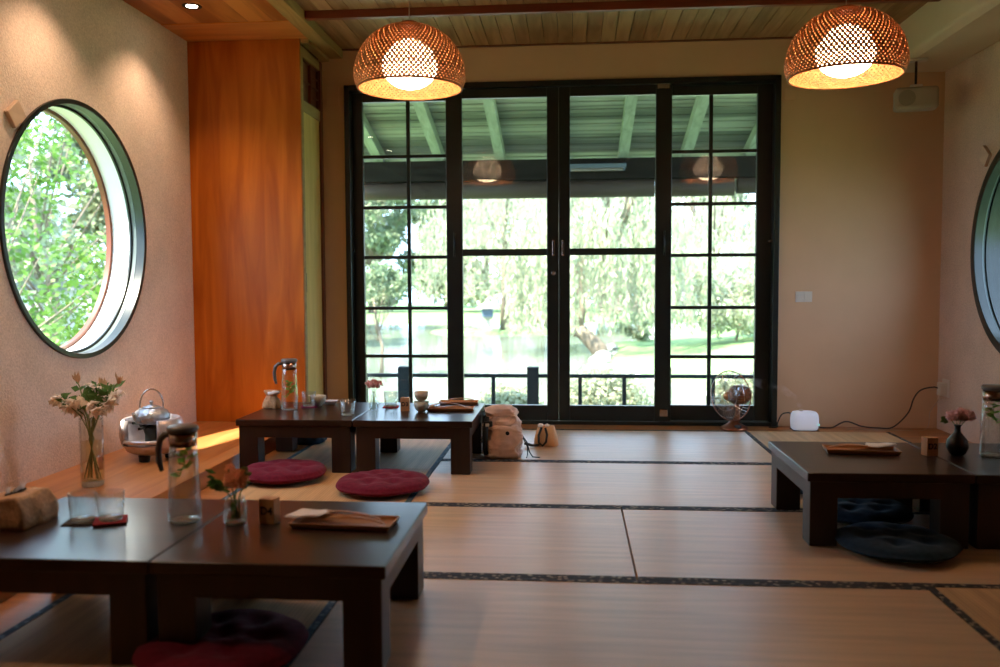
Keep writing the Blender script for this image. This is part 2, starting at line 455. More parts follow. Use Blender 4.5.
# right dropped plaster soffit with a sloping face towards the room
sf = MB(); sec = [(1.99, ZSO), (XR, ZSO), (XR, 2.5), (1.945, 2.5), (1.945, ZSO + .02)]
k = len(sec)
sf.add([(x, y, z) for y in (Y0, YB) for x, z in sec], [tuple(range(k)), tuple(range(k, 2 * k))[::-1]] + [(i, k + i, k + (i + 1) % k, (i + 1) % k) for i in range(k)])
struct(sf.build('ceiling_soffit_right', 'white_plaster', bevel=.02, seg=3))

# --- built-in closet against the back wall
cl = thing('storage_closet', 'tall orange wood built-in closet standing on the raised wooden ledge in the corner', 'closet', (XL, YC, ZP))
W_ = XCAB - XL
pm = MB()
pm.box(.002, W_, 0, .018, 0, ZS - ZP - .006)
pm.build('front_panel', 'orange_wood', cl, bevel=.001)
B(0.002, W_ - .02, .02, YB - YC - .003, 0, ZS - ZP - .006).build('carcass', 'dark_red', cl)
fr = MB(); D_ = YB - YC - .003
fr.box(W_ - .02, W_ + .003, .018, .055, -ZP + .005, 2.30 - ZP + .07); fr.box(W_ - .02, W_ + .003, .055, D_ - .05, 1.985 - ZP, 2.05 - ZP)
fr.box(W_ - .02, W_ + .003, .055, D_ - .05, 2.31 - ZP, 2.37 - ZP)
fr.build('side_frame', 'post_wood', cl, bevel=.002)
B(W_ - .02, W_ + .006, D_ - .05, D_, -ZP + .005, 2.37 - ZP).build('corner_post', 'dark_red', cl, bevel=.002)
dp = B(W_ - .018, W_ - .006, .055, D_ - .05, -ZP + .01, 1.985 - ZP).build('sliding_panel', 'yellow_panel', cl)
B(W_ - .006, W_ - .002, .065, .080, .80, .92).build('recessed_pull', 'black_soft', dp, bevel=.002)
lt = MB()
for q in (0, .5, 1):
    yy = .06 + q * (D_ - .12); lt.box(W_ - .018, W_ - .002, yy - .004, yy + .004, 2.05 - ZP, 2.31 - ZP)
for q in (.0, .5, 1):
    zz = 2.055 + q * .25 - ZP; lt.box(W_ - .018, W_ - .003, .06, D_ - .06, zz - .004, zz + .004)
for q in (.25, .75):
    zz = 2.055 + q * .25 - ZP; lt.box(W_ - .016, W_ - .004, .06 + .5 * (D_ - .12), D_ - .06, zz - .003, zz + .003)
lt.build('transom_lattice', 'dark_red', cl)

# --- round windows
def tubeX(mb, x0, x1, ro, ri, cy, cz, n=240):
    vs = []; fs = []
    for (x, r) in ((x0, ro), (x1, ro), (x1, ri), (x0, ri)):
        for i in range(n):
            a = 2 * pi * i / n; vs.append((x, cy + r * cos(a), cz + r * sin(a)))
    for j in range(4):
        for i in range(n):
            k = (j + 1) % 4; fs.append((j * n + i, j * n + (i + 1) % n, k * n + (i + 1) % n, k * n + i))
    return mb.add(vs, fs)


def round_window(name, xi, sgn, cy, cz, label, thick, rv='reveal'):
    w0 = bpy.data.objects.new(name, None); COL.objects.link(w0); w0.location = (xi, cy, cz); struct(w0)
    g = lambda a: sgn * a
    ring = tubeX(MB(), g(-.012), g(.035), WR + .012, WR - thick, 0, 0).build('window_frame', 'black_metal', w0, smooth=False, bevel=.003)
    tubeX(MB(), g(.036), g(.060), WR, WR - .010, 0, 0).build('window_reveal', 'reveal_dark', w0)
    tubeX(MB(), g(.061), g(.071), WR, WR - .022, 0, 0).build('glazing_ring', 'black_metal', w0)
    tubeX(MB(), g(.072), g(.172), WR, WR - .010, 0, 0).build('outer_reveal', rv, w0)
    tubeX(MB(), g(.173), g(.198), WR + .03, WR - .028, 0, 0).build('outer_ring', 'dark_red', w0)
    MB().lathe([(0, -.002), (WR - .021, -.002), (WR - .021, .002), (0, .002)], 64, (0, 0, 0), mat=Matrix.Rotation(pi / 2, 4, 'Y')).build('window_glass', 'glass', w0, loc=(g(.066), 0, 0))
    return w0


round_window('window_1', XL, -1, WLY, WLZ, '', .012)
round_window('window_2', XR, 1, WRY, WRZ, '', .035, 'black_metal')  # outer reveal coloured black to stand in for its shading

# --- the four sliding doors
YD = 5.70
jm = MB()
jm.box(DL, DL + .035, YB - .02, YB + .13, 0, DT); jm.box(DR - .035, DR, YB - .02, YB + .13, 0, DT)
jm.box(DL, DR, YB - .02, YB + .13, DT - .035, DT); jm.box(DL, DR, YB - .012, YB + .13, -.04, .022)
struct(jm.build('door_frame', 'black_metal', bevel=.003))


def px(x, y=250): return at(x, y, 1, YD).x
def pz(y, x=560): return at(x, y, 1, YD).z


def door(n, x0, x1, gx0, gx1, cols, rows, y, mid=None):
    """x0..x1 outside, gx0..gx1 the glazed opening; cols, rows: muntin positions"""
    d = bpy.data.objects.new('door_%d' % n, None); COL.objects.link(d); struct(d); d.location = (0, y, 0)
    zt, zb, z0, z1 = pz(97), pz(405), .024, DT - .037
    f = MB(); f.box(x0, gx0, -.02, .02, z0, z1); f.box(gx1, x1, -.02, .02, z0, z1); f.box(gx0, gx1, -.02, .02, z0, zb); f.box(gx0, gx1, -.02, .02, zt, z1)
    f.build('door_frame', 'black_metal', d, bevel=.004)
    f = MB()
    for c in cols: f.box(c - .012, c + .012, -.012, .012, zb, zt)
    for r in rows: f.box(gx0, gx1, -.0125, .0125, r - .011, r + .011)
    if mid: f.box(gx0, gx1, -.022, .018, mid - .022, mid + .022)
    f.build('muntins', 'muntin', d, bevel=.002)
    B(gx0 - .004, gx1 + .004, -.002, .002, zb - .004, zt + .004).build('door_glass', 'glass', d)
    return d


rows = [pz(y_) for y_ in (153, 205, 256, 308, 357)]
d1 = door(1, px(346), px(461), px(363), px(446), [px(408)], rows, YD + .05)
d2 = door(2, px(447), px(558.75), px(463), px(547), [], [], YD, pz(252))
d3 = door(3, px(558.85), px(671), px(570), px(655), [], [], YD, pz(252))
d4 = door(4, px(657), px(778), px(672), px(757), [px(711)], rows, YD + .05)
for dd, hx in ((d2, 553.5), (d3, 563)):
    B(px(hx) - .008, px(hx) + .008, -.026, -.020, pz(256), pz(240)).build('door_handle', 'steel_band', dd, bevel=.003)
    B(px(hx) - .005, px(hx) + .005, -.027, -.0262, pz(254.5), pz(241.5)).build('handle_recess', 'black_soft', dd)
MB().lathe([(0, 0), (.016, 0), (.016, .012), (.010, .018), (0, .018)], 20, mat=Matrix.Rotation(pi / 2, 4, 'X')).build('door_lock', 'chrome', d2, loc=(px(553.5), -.020, pz(273)))
for dd, hx in ((d2, 455), (d3, 664)):
    MB().tube([(px(hx), -.03, pz(232)), (px(hx), -.045, pz(240)), (px(hx), -.045, pz(252)), (px(hx), -.022, pz(256))], .006).build('latch_lever', 'black_metal', dd, smooth=True)
for dd, hx, hy in ((d1, 352, 249), (d4, 770, 243)):
    B(px(hx) - .008, px(hx) + .016, -.045, -.020, pz(hy) - .008, pz(hy) + .008).build('side_bolt', 'chrome', dd, bevel=.003)
B(px(656), px(668), -.035, -.020, pz(92), pz(85)).build('top_stop', 'chrome', d3, bevel=.002)
B(px(660), px(668), -.034, -.020, pz(415), pz(408)).build('bottom_stop', 'steel_band', d3, bevel=.002)

# ================================================================== TATAMI MATS
mats = [  # x0 x1 y0 y1 axis-of-border label
    (-.682, 1.070, 1.780, 2.683, 'x', 'straw tatami mat at the bottom edge, between the two long patterned borders nearest the viewer'),
    (-.682, .202, 2.683, 3.565, 'x', 'short square-looking tatami mat left of the dark joint line in mid floor'),
    (.206, 1.953, 2.683, 3.565, 'x', 'long tatami mat right of the dark joint, with the navy cushions on it'),
    (-.682, 1.070, 3.565, 4.483, 'x', 'straw tatami mat two rows from the glass doors, right of the burgundy cushions'),
    (-.682, 1.070, 4.483, 5.485, 'x', 'bluish-lit tatami mat directly before the glass doors, under the fan and bags'),
    (1.070, 1.953, .9, 2.683, 'y', 'orange tatami mat corner cut off at the lower right by a diagonal border'),
    (1.070, 1.953, 3.565, 5.485, 'y', 'brown tatami mat between the right dark table and the white mist diffuser'),
    (-1.511, -.682, 4.25, 5.485, 'y', 'grey-lit tatami mat under and behind the two tables by the closet'),
    (-1.511, -.682, 2.50, 4.25, 'y', 'tan tatami mat carrying the two burgundy cushions'),
    (-1.511, -.682, .75, 2.50, 'y', 'shadowed tatami mat beneath the nearest dark tables'),
]
for i, (x0, x1, y0, y1, ax, lb) in enumerate(mats):
    cx, cy = (x0 + x1) / 2, (y0 + y1) / 2; hx, hy = (x1 - x0) / 2 - .001, (y1 - y0) / 2 - .001
    t_ = thing('tatami_mat', lb, 'tatami mat', (cx, cy, 0), 0, 'tatami mats covering the floor')
    B(-hx, hx, -hy, hy, -.044, -.0015).build('rush_cover', 'tatami_x' if ax == 'x' else 'tatami_y', t_, bevel=.002)
    bw = .029 if ax == 'x' else .023
    for s_ in (-1, 1):
        if ax == 'x': q = B(-hx, hx, s_ * hy - (bw if s_ > 0 else 0), s_ * hy + (bw if s_ < 0 else 0), -.03, .0)
        else: q = B(s_ * hx - (bw if s_ > 0 else 0), s_ * hx + (bw if s_ < 0 else 0), -hy, hy, -.03, .0)
        q.build('cloth_border', 'border_dark' if (ax == 'x' or x0 > 1) else 'border_blue', t_)


# ================================================================== TABLES
def make_table(w, d, label, loc, rz=0):
    t = thing('low_table', label, 'table', loc, rz, 'dark low tables')
    hw, hd = w / 2, d / 2
    B(-hw, hw, -hd, hd, T - .032, T).build('tabletop', 'table', t, bevel=.004)
    a = MB(); i = .012; q = .022
    a.box(-hw + .10, hw - .10, -hd + i, -hd + i + q, .172, T - .033); a.box(-hw + .10, hw - .10, hd - i - q, hd - i, .172, T - .033)
    a.box(-hw + i, -hw + i + q, -hd + .10, hd - .10, .172, T - .033); a.box(hw - i - q, hw - i, -hd + .10, hd - .10, .172, T - .033)
    a.build('apron', 'table_leg', t, bevel=.002)
    for sx in (-1, 1):
        for sy in (-1, 1):
            x0 = sx * (hw - i) - (.095 if sx > 0 else 0); y0 = sy * (hd - i) - (.095 if sy > 0 else 0)
            B(x0, x0 + .095, y0, y0 + .095, .0, T - .033).build('leg', 'table_leg', t, bevel=.003)
    return t


make_table(.574, .602, 'nearest dark low table, right half of the pair, carrying the D4 block and wooden tray', (-.722, 2.269, 0))
make_table(.574, .602, 'nearest dark low table, left half of the pair, carrying the two ribbed glasses and coasters', (-1.299, 2.269, 0))
make_table(.584, .645, 'dark low table by the backpack, carrying the D3 block and stacked cups', (-.770, 4.443, 0))
make_table(.584, .645, 'dark low table by the closet, carrying the far jug and crumpled brown pouch', (-1.358, 4.443, 0))
make_table(.560, .612, 'dark low table at the right, carrying the D2 block and the black bud vase', (1.097, 3.366, 0))
make_table(.560, .612, 'dark low table cut off by the right edge, under the rightmost water jug', (1.660, 3.366, 0))


# ================================================================== CUSHIONS
def cushion(label, loc, r, mat, seed, h=.068, tilt=(0, 0)):
    rnd = random.Random(seed); nA, nR = 72, 20
    tufts = [(0, 0)] + [(r * .52 * cos(2 * pi * k / 6 + seed), r * .52 * sin(2 * pi * k / 6 + seed)) for k in range(6)]

    def top(x, y, sgn):
        rr = min(1, math.hypot(x, y) / r)
        e = max(0, 1 - rr ** 4) ** .5
        z = e * (h * .5 if sgn > 0 else h * .42)
        dm = 0
        for tx, ty in tufts:
            dd = math.hypot(x - tx, y - ty) / (r * .17); dm += math.exp(-dd * dd) * .34 + math.exp(-dd * .9) * .10
        for k in range(6):
            a = 2 * pi * k / 6 + seed; ang = math.atan2(y, x)
            da = (ang - a + pi) % (2 * pi) - pi
            dm += .16 * math.exp(-(da * rr * 8) ** 2) * rr
        z *= 1 - min(.8, dm * (1 if sgn > 0 else .35))
        z += sgn * .003 * noise.noise(Vector((x * 30, y * 30, seed)))*e
        return h * .45 + sgn * z
    m = MB(); vs = []; fs = []
    for sgn in (1, -1):
        for j in range(nR + 1):
            q = (j / nR) ** .75
            for i in range(nA):
                a = 2 * pi * i / nA; wob = 1 + .035 * sin(6 * (a - seed)) * 0 - .03 * abs(cos(3 * (a - seed))) + .015 * noise.noise(Vector((cos(a) * 3, sin(a) * 3, seed)))
                x, y = q * r * cos(a), q * r * sin(a)
                vs.append((x * wob, y * wob, max(.001, top(x, y, sgn))))
    o = (nR + 1) * nA
    for j in range(nR):
        for i in range(nA):
            i2 = (i + 1) % nA
            fs.append((j * nA + i, (j + 1) * nA + i, (j + 1) * nA + i2, j * nA + i2)); fs.append((o + j * nA + i, o + j * nA + i2, o + (j + 1) * nA + i2, o + (j + 1) * nA + i))
    for i in range(nA):
        i2 = (i + 1) % nA; fs.append((nR * nA + i, o + nR * nA + i, o + nR * nA + i2, nR * nA + i2))
    m.add(vs, fs); c = m.build('floor_cushion', mat, smooth=True, loc=loc)
    c.rotation_euler = (tilt[0], tilt[1], 0)
    return tag(c, label, 'cushion', 'round tufted floor cushions')


cushion('burgundy tufted cushion before the table by the closet, farther left of the two', (-1.365, 3.99, 0), .205, 'maroon', 1.3, .078)
cushion('burgundy tufted cushion just behind the nearest table edge, right of its twin', (-.845, 3.80, 0), .215, 'maroon', 2.2, .072)
cushion('dark shadowed burgundy cushion on the mat in front of the nearest tables', (-.86, 2.04, 0), .21, 'maroon', 3.1, .072)
cushion('navy tufted cushion sticking out from under the right table toward the viewer', (1.112, 3.045, 0), .205, 'navy', 4.4, .066)
cushion('navy cushion in the shade under the right table, behind the front one', (1.118, 3.46, 0), .20, 'navy', 5.2, .075)
cushion('navy cushion behind the right table, glimpsed between its left legs', (1.10, 3.90, 0), .205, 'navy', 6.1, .075)


# ================================================================== TABLEWARE
def make_pitcher(label, loc, rz, lid_mat='lid', grp='glass water jugs with mint', wl=.195):
    t = thing('water_pitcher', label, 'pitcher', loc, rz, grp)
    MB().lathe([(.040, .000), (.0445, .004), (.0450, .012), (.0425, .10), (.0385, .18), (.0365, .235), (.0350, .235), (.0370, .18), (.0410, .10), (.0433, .014), (.0400, .008), (0, .008)][::1], 40).build('glass_body', 'glass_small', t, smooth=True)
    MB().lathe([(0, .0095), (.0395, .0095), (.0425, .016), (.0402, .10), (.0372 + (.195 - wl) * .03, wl), (0, wl)], 32).build('water', 'water_in', t, smooth=True)
    MB().lathe([(0, .0005), (.038, .0005), (.040, .0035), (.036, .006), (0, .006)], 32).build('glass_base', 'glass_ring', t, smooth=True)
    MB().lathe([(.0335, .212), (.0372, .214), (.0372, .250), (.0335, .250)], 32).build('steel_collar', 'steel_band', t, smooth=True)
    MB().lathe([(0, .252), (.040, .252), (.0425, .256), (.0425, .264), (.038, .270), (.012, .272), (0, .272)], 32).build('lid', lid_mat, t, smooth=True)
    h = [(-.036, 0, .246), (-.055, 0, .244), (-.072, 0, .228), (-.078, 0, .200), (-.076, 0, .165), (-.068, 0, .138)]
    MB().tube(h, [.009, .010, .0095, .009, .0085, .006], 10).build('handle', lid_mat, t, smooth=True)
    l = MB(); rnd = random.Random(5)
    for k in range(3):
        base = Vector((.014 * (k - 1), .005 * k, wl - .070 + .022 * k)); tip = base + Vector((.014 * (1 - k), 0, .035))
        l.tube([base, tip], .0012, 5)
        for j in range(5):
            a = rnd.uniform(0, 2 * pi); d = Vector((cos(a), sin(a), .35)); l.leaf(base.lerp(tip, j / 4), d, (0, -.6, 1), .030, .012)
    l.build('mint_sprig', 'mint', t)
    return t


P = at(185, 521, 2, T)
pit = make_pitcher('large glass water jug with dark lid and mint, standing on the nearest table', P, R(-8))
make_pitcher('glass water jug with mint on the table by the closet, beside the brown pouch', at(290, 409.5, 2, T), R(10), wl=.135)
dup(pit, at(992, 456, 2, T), R(170), 'glass water jug cut off by the right edge, on the right tables')


def tumbler(label, loc, grp='ribbed water glasses', fill=.03):
    t = thing('water_glass', label, 'glass', loc, 0, grp)
    wob = lambda a, z: 1 + (.035 * cos(24 * a) if z > .012 else 0)
    MB().lathe([(.030, 0), (.0325, .003), (.0335, .012), (.0365, .080), (.0350, .080), (.0320, .014), (.028, .010), (0, .010)], 112, wob=wob).build('ribbed_body', 'glass_small', t, smooth=True)
    MB().lathe([(0, .0005), (.029, .0005), (.0305, .004), (.029, .008), (0, .009)], 28).build('thick_base', 'glass_ring', t, smooth=True)
    if fill: MB().lathe([(0, .0115), (.0285, .0115), (.0305, fill), (0, fill)], 28).build('water', 'water_in', t, smooth=True)
    return t


def coaster(label, loc, rz, mat, s=.041):
    o = B(-s, s, -s, s, 0, .0035).build('coaster', mat, bevel=.001, loc=loc); o.rotation_euler = (0, 0, rz)
    return tag(o, label, 'coaster', 'felt coasters under the glasses')


def up_(v, dz): return (v[0], v[1], v[2] + dz)


g1, g2 = at(83, 522, 2, T), at(109, 522, 2, T)
coaster('charcoal square coaster under the left ribbed glass on the nearest table', g1 + Vector((-.004, 0, 0)), R(12), 'grey_felt', .042)
coaster('dark red square coaster under the right ribbed glass on the nearest table', g2 + Vector((.006, -.002, .0037)), R(25), 'red_felt', .043)
tum = tumbler('empty ribbed glass on the charcoal coaster, nearest table', up_(g1, .0037), fill=0)
t2 = dup(tum, up_(g2 + Vector((.006, 0, 0)), .0075), 0, 'empty ribbed glass on the red coaster, nearest table')
g3, g4, g5 = at(309, 407, 2, T), at(391, 407, 2, T), at(348, 415, 2, T)
coaster('purple coaster under the glass between far jug and bowl', g3, R(20), 'purple_felt')
coaster('dark red coaster under the glass beside the D3 block', g4, R(5), 'red_felt')
tm2 = tumbler('glass on the purple coaster beside the far jug', up_(g3, .0038), fill=.04)
dup(tm2, up_(g4, .0038), 0, 'water glass on a coaster between pink flowers and D3 block')
dup(tm2, g5, 0, 'water glass at the front edge of the table by the closet, near the table seam')


def bowl(name, label, loc, r, h, mat, cat='bowl', grp=None):
    o = MB().lathe([(0, 0), (r * .48, 0), (r * .5, h * .10), (r * .70, h * .18), (r * .92, h * .5), (r, h), (r * .95, h * 1.0), (r * .86, h * .52), (r * .5, h * .24), (0, h * .2)], 40).build(name, mat, smooth=True, loc=loc)
    return tag(o, label, cat, grp)


bowl('tea_bowl', 'grey-green ceramic bowl beside the glass on the purple coaster', at(318, 406, 2, T), .044, .058, 'ceramic')
c0 = at(421.5, 412, 2, T)
bowl('tea_cup', 'lower pale ceramic cup of the stacked pair beside the D3 block', c0, .040, .055, 'ceramic', 'cup', 'two stacked cups')
bowl('tea_cup', 'upper tan ceramic cup stacked on the pale cup beside the D3 block', up_(c0, .056), .037, .050, 'ceramic_tan', 'cup', 'two stacked cups')
ds = thing('sauce_dish', 'small square white dish with dark inside behind the tea bowl', 'dish', at(331, 404, 2, T), R(8))
MB().add(*(lambda q: ([(x * s, y * s, z) for (s, z) in ((.026, 0), (.038, .020), (.035, .020), (.024, .004)) for x, y in ((-1, -1), (1, -1), (1, 1), (-1, 1))],
                      [(0, 3, 2, 1), (12, 13, 14, 15)] + [(4 * j + i, 4 * j + (i + 1) % 4, 4 * j + 4 + (i + 1) % 4, 4 * j + 4 + i) for j in range(3) for i in range(4)]))(0)).build('dish_body', 'ceramic_w', ds, bevel=.002)
B(-.022, .022, -.022, .022, .0045, .010).build('dark_contents', 'ink', ds)


def number_block(txt, label, loc, rz, mat='block'):
    t = thing('number_block', label, 'table number', loc, rz, 'wooden table number blocks')
    B(-.023, .023, -.018, .018, 0, .070).build('block_body', mat, t, bevel=.0015)
    lettering('lettering', txt, t, (0, -.0184, .036), (pi / 2, 0, 0), .030)
    return t


number_block('D4', 'small wooden block marked D4 on the nearest table', at(268, 524, 2, T) + Vector((0, .015, 0)), R(-10))
number_block('D3', 'small wooden block marked D3 beside the stacked cups', at(405, 411, 2, T) + Vector((0, .01, 0)), R(2))
number_block('D2', 'small wooden block marked D2 on the right table', at(931, 456, 2, T) + Vector((0, .015, 0)), R(14))


def tray(label, loc, rz, L=.285, W=.115):
    l, w_ = L / 2, W / 2; vs = []
    for (i, z) in ((.008, 0), (0, .016), (.006, .016), (.012, .005)):
        for sx, sy in ((-1, -1), (1, -1), (1, 1), (-1, 1)): vs.append((sx * (l - i), sy * (w_ - i), z))
    o = MB().add(vs, [(0, 3, 2, 1), (12, 13, 14, 15)] + [(4 * j + i, 4 * j + (i + 1) % 4, 4 * j + 4 + (i + 1) % 4, 4 * j + 4 + i) for j in range(3) for i in range(4)]).build('serving_tray', 'wooden', bevel=.004, seg=3, loc=loc)
    o.rotation_euler = (0, 0, rz)
    return tag(o, label, 'tray', 'small wooden cutlery trays')


def utensil(kind, label, loc, rz, L=.20, mat='wooden', arch=.010):
    m = MB(); n = 12; vs = []; fs = []
    for i in range(n + 1):
        s = i / n; x = (s - .5) * L
        wd = .006 + (.016 * math.exp(-((s - .86) / .10) ** 2)) if kind == 'spoon' else .006 + .010 * (1 / (1 + math.exp(-(s - .74) * 40)))
        z = arch * sin(pi * s) ** .8 + .0025 + (.004 * s)
        dip = -.004 * math.exp(-((s - .86) / .08) ** 2) if kind == 'spoon' else 0
        for (yy, zz) in ((-wd, z), (0, z + dip), (wd, z), (wd, z - .003), (0, z - .003 + dip), (-wd, z - .003)): vs.append((x, yy, zz))
    for i in range(n):
        for j in range(6): fs.append((i * 6 + j, i * 6 + (j + 1) % 6, (i + 1) * 6 + (j + 1) % 6, (i + 1) * 6 + j))
    fs += [tuple(range(6))[::-1], tuple(range(n * 6, n * 6 + 6))]
    m.add(vs, fs)
    if kind == 'fork':
        for yy in (-.012, -.004, .004, .012): m.box(L / 2 - .002, L / 2 + .032, yy - .0022, yy + .0022, .003, .007)
    o = m.build('wooden_' + kind, mat, smooth=False, bevel=.001, loc=loc); o.rotation_euler = (0, 0, rz)
    return tag(o, label, kind, 'wooden cutlery on the trays')


def napkin(label, loc, rz, s=.06, mat='paper'):
    m = MB(); vs = []; fs = []; n = 10
    for k, sg in enumerate((0, 1)):
        for j in range(n + 1):
            for i in range(n + 1):
                x, y = (i / n - .5) * 2 * s, (j / n - .5) * 1.5 * s
                z = .004 + .016 * max(0, (i / n - .35)) * (1 - j / n) + .010 * max(0, noise.noise(Vector((x * 18, y * 18, rz)))) + k * .0035
                vs.append((x + k * .004, y + k * .003, z))
    q = (n + 1) ** 2
    for j in range(n):
        for i in range(n):
            a = j * (n + 1) + i; fs.append((a, a + 1, a + n + 2, a + n + 1)); fs.append((q + a, q + a + 1, q + a + n + 2, q + a + n + 1))
    o = m.add(vs, fs).build('paper_napkin', mat, solid=.0012, loc=loc); o.rotation_euler = (0, 0, rz)
    return tag(o, label, 'napkin', 'folded paper napkins')


c = at(345, 525, 2, T)
tray('wooden cutlery tray at the right end of the nearest table', c, R(-4))
napkin('white folded napkin on the left of the nearest tray', up_(c + Vector((-.105, .018, 0)), .017), R(-18), .055)
utensil('spoon', 'wooden spoon on the nearest tray, bowl end over the napkin', up_(c + Vector((-.005, .022, 0)), .015), R(172), .205, arch=.014)
utensil('fork', 'wooden fork lying in front of the spoon on the nearest tray', up_(c + Vector((.030, -.010, 0)), .013), R(170), .17)
c = at(451, 410, 2, T)
tray('wooden cutlery tray at the front of the table by the backpack', c + Vector((0, -.01, 0)), R(2), .25, .10)
utensil('spoon', 'wooden spoon on the front tray of the backpack table', up_(c + Vector((-.02, .01, 0)), .013), R(178), .20, arch=.02)
utensil('fork', 'wooden fork on the front tray of the backpack table', up_(c + Vector((.03, -.02, 0)), .011), R(180), .16)
napkin('grey-white napkin at the left end of the tray beside the stacked cups', up_(c + Vector((-.105, -.01, 0)), .016), R(10), .030)
c = at(466, 405, 2, T)
tray('wooden cutlery tray at the back corner of the table by the backpack', c + Vector((-.045, .05, 0)), R(2), .22, .09)
utensil('spoon', 'wooden spoon on the rear tray of the backpack table', up_(c + Vector((-.04, .05, 0)), .013), R(5), .17, arch=.015)
c = at(861, 452, 2, T)
tray('wooden cutlery tray on the right table before the D2 block', c, R(-6), .275, .11)
utensil('spoon', 'wooden spoon on the right table tray, bowl end in the middle', up_(c + Vector((-.035, -.005, 0)), .013), R(-4), .19, arch=.012)
utensil('fork', 'wooden fork behind the spoon on the right table tray', up_(c + Vector((-.04, .028, 0)), .012), R(-6), .14)
napkin('white folded napkin on the right half of the right table tray', up_(c + Vector((.075, .012, 0)), .018), R(-10), .050)


# ---------- flowers
def carnation(m, c, r, n=70, rnd=random):
    for k in range(n):
        z = rnd.uniform(-.3, 1); a = rnd.uniform(0, 2 * pi); q = math.sqrt(max(0, 1 - z * z))
        d = Vector((q * cos(a), q * sin(a), z)); nn = Vector((rnd.uniform(-1, 1), rnd.uniform(-1, 1), rnd.uniform(-1, 1)))
        m.leaf(Vector(c) + d * r * .25, d, nn, r * rnd.uniform(.6, .85), r * rnd.uniform(.24, .36), .5)


# jar with orange carnation on the nearest table
rnd = random.Random(11)
loc = at(235.5, 523, 2, T)
fl = thing('flower_jar', 'small glass jar with an orange carnation on the nearest table', 'vase', loc, 0, 'small flower vases on the tables')
MB().lathe([(.028, 0), (.031, .004), (.0315, .055), (.026, .066), (.0255, .074), (.0235, .074), (.0245, .064), (.0295, .054), (.029, .006), (0, .006)], 32).build('glass_jar', 'glass_small', fl, smooth=True)
MB().lathe([(0, .0075), (.028, .0075), (.0285, .040), (0, .040)], 28).build('water', 'water_in', fl, smooth=True)
MB().lathe([(0, .0005), (.027, .0005), (.0285, .003), (.027, .0055), (0, .0055)], 28).build('glass_base', 'glass_ring', fl, smooth=True)
m = MB(); m.tube([(.004, 0, .01), (0, 0, .07), (.006, 0, .10)], .0022, 6); m.tube([(-.01, 0, .012), (-.008, 0, .07), (-.05, 0, .115)], .0018, 6); m.tube([(.008, .004, .012), (-.004, .004, .07), (-.016, 0, .15)], .0018, 6)
m.tube([(.01, .004, .012), (.01, .004, .07), (.03, .0, .125)], .0018, 6)
m.build('stems', 'leafd', fl, smooth=True)
m = MB(); carnation(m, (.008, -.004, .118), .038, 170, rnd); m.build('carnation', 'petal_o', fl)
m = MB(); carnation(m, (-.016, .004, .152), .017, 40, rnd); m.build('small_bloom', 'petal_o', fl)
m = MB()
for k in range(16):
    p0 = Vector((-.015 - .0026 * k, rnd.uniform(-.01, .01), .095 + .0022 * k + rnd.uniform(-.012, .012))); m.leaf(p0, (-1, rnd.uniform(-.6, .6), rnd.uniform(-.4, .6)), (0, 1, .5), .034, .009)
for k in range(5): m.leaf((.02, 0, .10 + .012 * k), (1, rnd.uniform(-.5, .5), rnd.uniform(-.2, .6)), (0, 1, .4), .022, .008)
for k in range(5): m.leaf((.0, .0, .07 - .010 * k), (rnd.uniform(-.5, .5), rnd.uniform(-.5, .5), -.6), (0, 1, .4), .022, .006)
m.build('leaves', 'leafd', fl)
m = MB()
for (x, z) in ((.048, .135), (.040, .150), (.033, .142), (.046, .112)):
    m = MB(); m.tube([(.02, 0, .09), (x - .008, 0, z)], .001, 5)
    for k in range(6): m.leaf((x - .01, 0, z), (rnd.uniform(-1, 1), rnd.uniform(-1, 1), rnd.uniform(0, 1)), (0, 1, .2), .013, .006)
    m.build('bud', 'leafo', fl)


# bud vase with pink flowers on the table by the backpack
loc = at(374, 410, 2, T)
fl = thing('flower_vase', 'clear bud vase with dusty pink flowers at the seam of the middle tables', 'vase', loc, 0, 'small flower vases on the tables')
MB().lathe([(.022, 0), (.025, .004), (.026, .035), (.014, .062), (.012, .088), (.014, .092), (.012, .092), (.010, .086), (.012, .060), (.0235, .034), (.022, .006), (0, .006)], 28).build('glass_body', 'glass_small', fl, smooth=True)
MB().lathe([(0, .007), (.0215, .007), (.0225, .034), (.014, .05), (0, .05)], 24).build('water', 'water_in', fl, smooth=True)
m = MB()
for k in range(4): m.tube([((k - 1.5) * .006, 0, .01), (0, 0, .085), ((k - 1.5) * .012, 0, .12)], .0013, 5)
m.build('stems', 'stem', fl)
m = MB()
for (x, z) in ((-.020, .132), (.0, .140), (.022, .132), (.008, .122), (-.010, .122)): carnation(m, (x * 1.35, rnd.uniform(-.01, .01), z + .004), .024, 60, rnd)
m.build('pink_blooms', 'petal_p', fl)

# black vase with pink carnations on the right table
loc = at(957, 455, 2, T)
fl = thing('flower_vase', 'round black bud vase with pink carnations on the right table', 'vase', loc, 0, 'small flower vases on the tables')
MB().lathe([(.020, 0), (.030, .008), (.040, .032), (.036, .058), (.020, .078), (.011, .090), (.010, .108), (.015, .116), (.012, .116), (.008, .106), (0, .10)], 36).build('vase_body', 'black_metal', fl, smooth=True)
m = MB()
for k in range(4): m.tube([(0, 0, .10), ((k - 1.3) * .018, 0, .135)], .0015, 5)
m.build('stems', 'stem', fl)
m = MB()
for (x, z, r) in ((-.022, .148, .024), (.006, .142, .024), (.030, .150, .024), (.036, .138, .018), (.010, .158, .022)): carnation(m, (x * 1.1, rnd.uniform(-.012, .012), z), r * 1.2, 90, rnd)
m.build('pink_blooms', 'petal_p', fl)
m = MB()
for k in range(7): m.leaf((-.035 - .002 * k, 0, .125 + .002 * k), (-1, rnd.uniform(-.8, .8), rnd.uniform(-.3, .6)), (0, 1, .5), .024, .010)
m.build('leaves', 'leafo', fl)

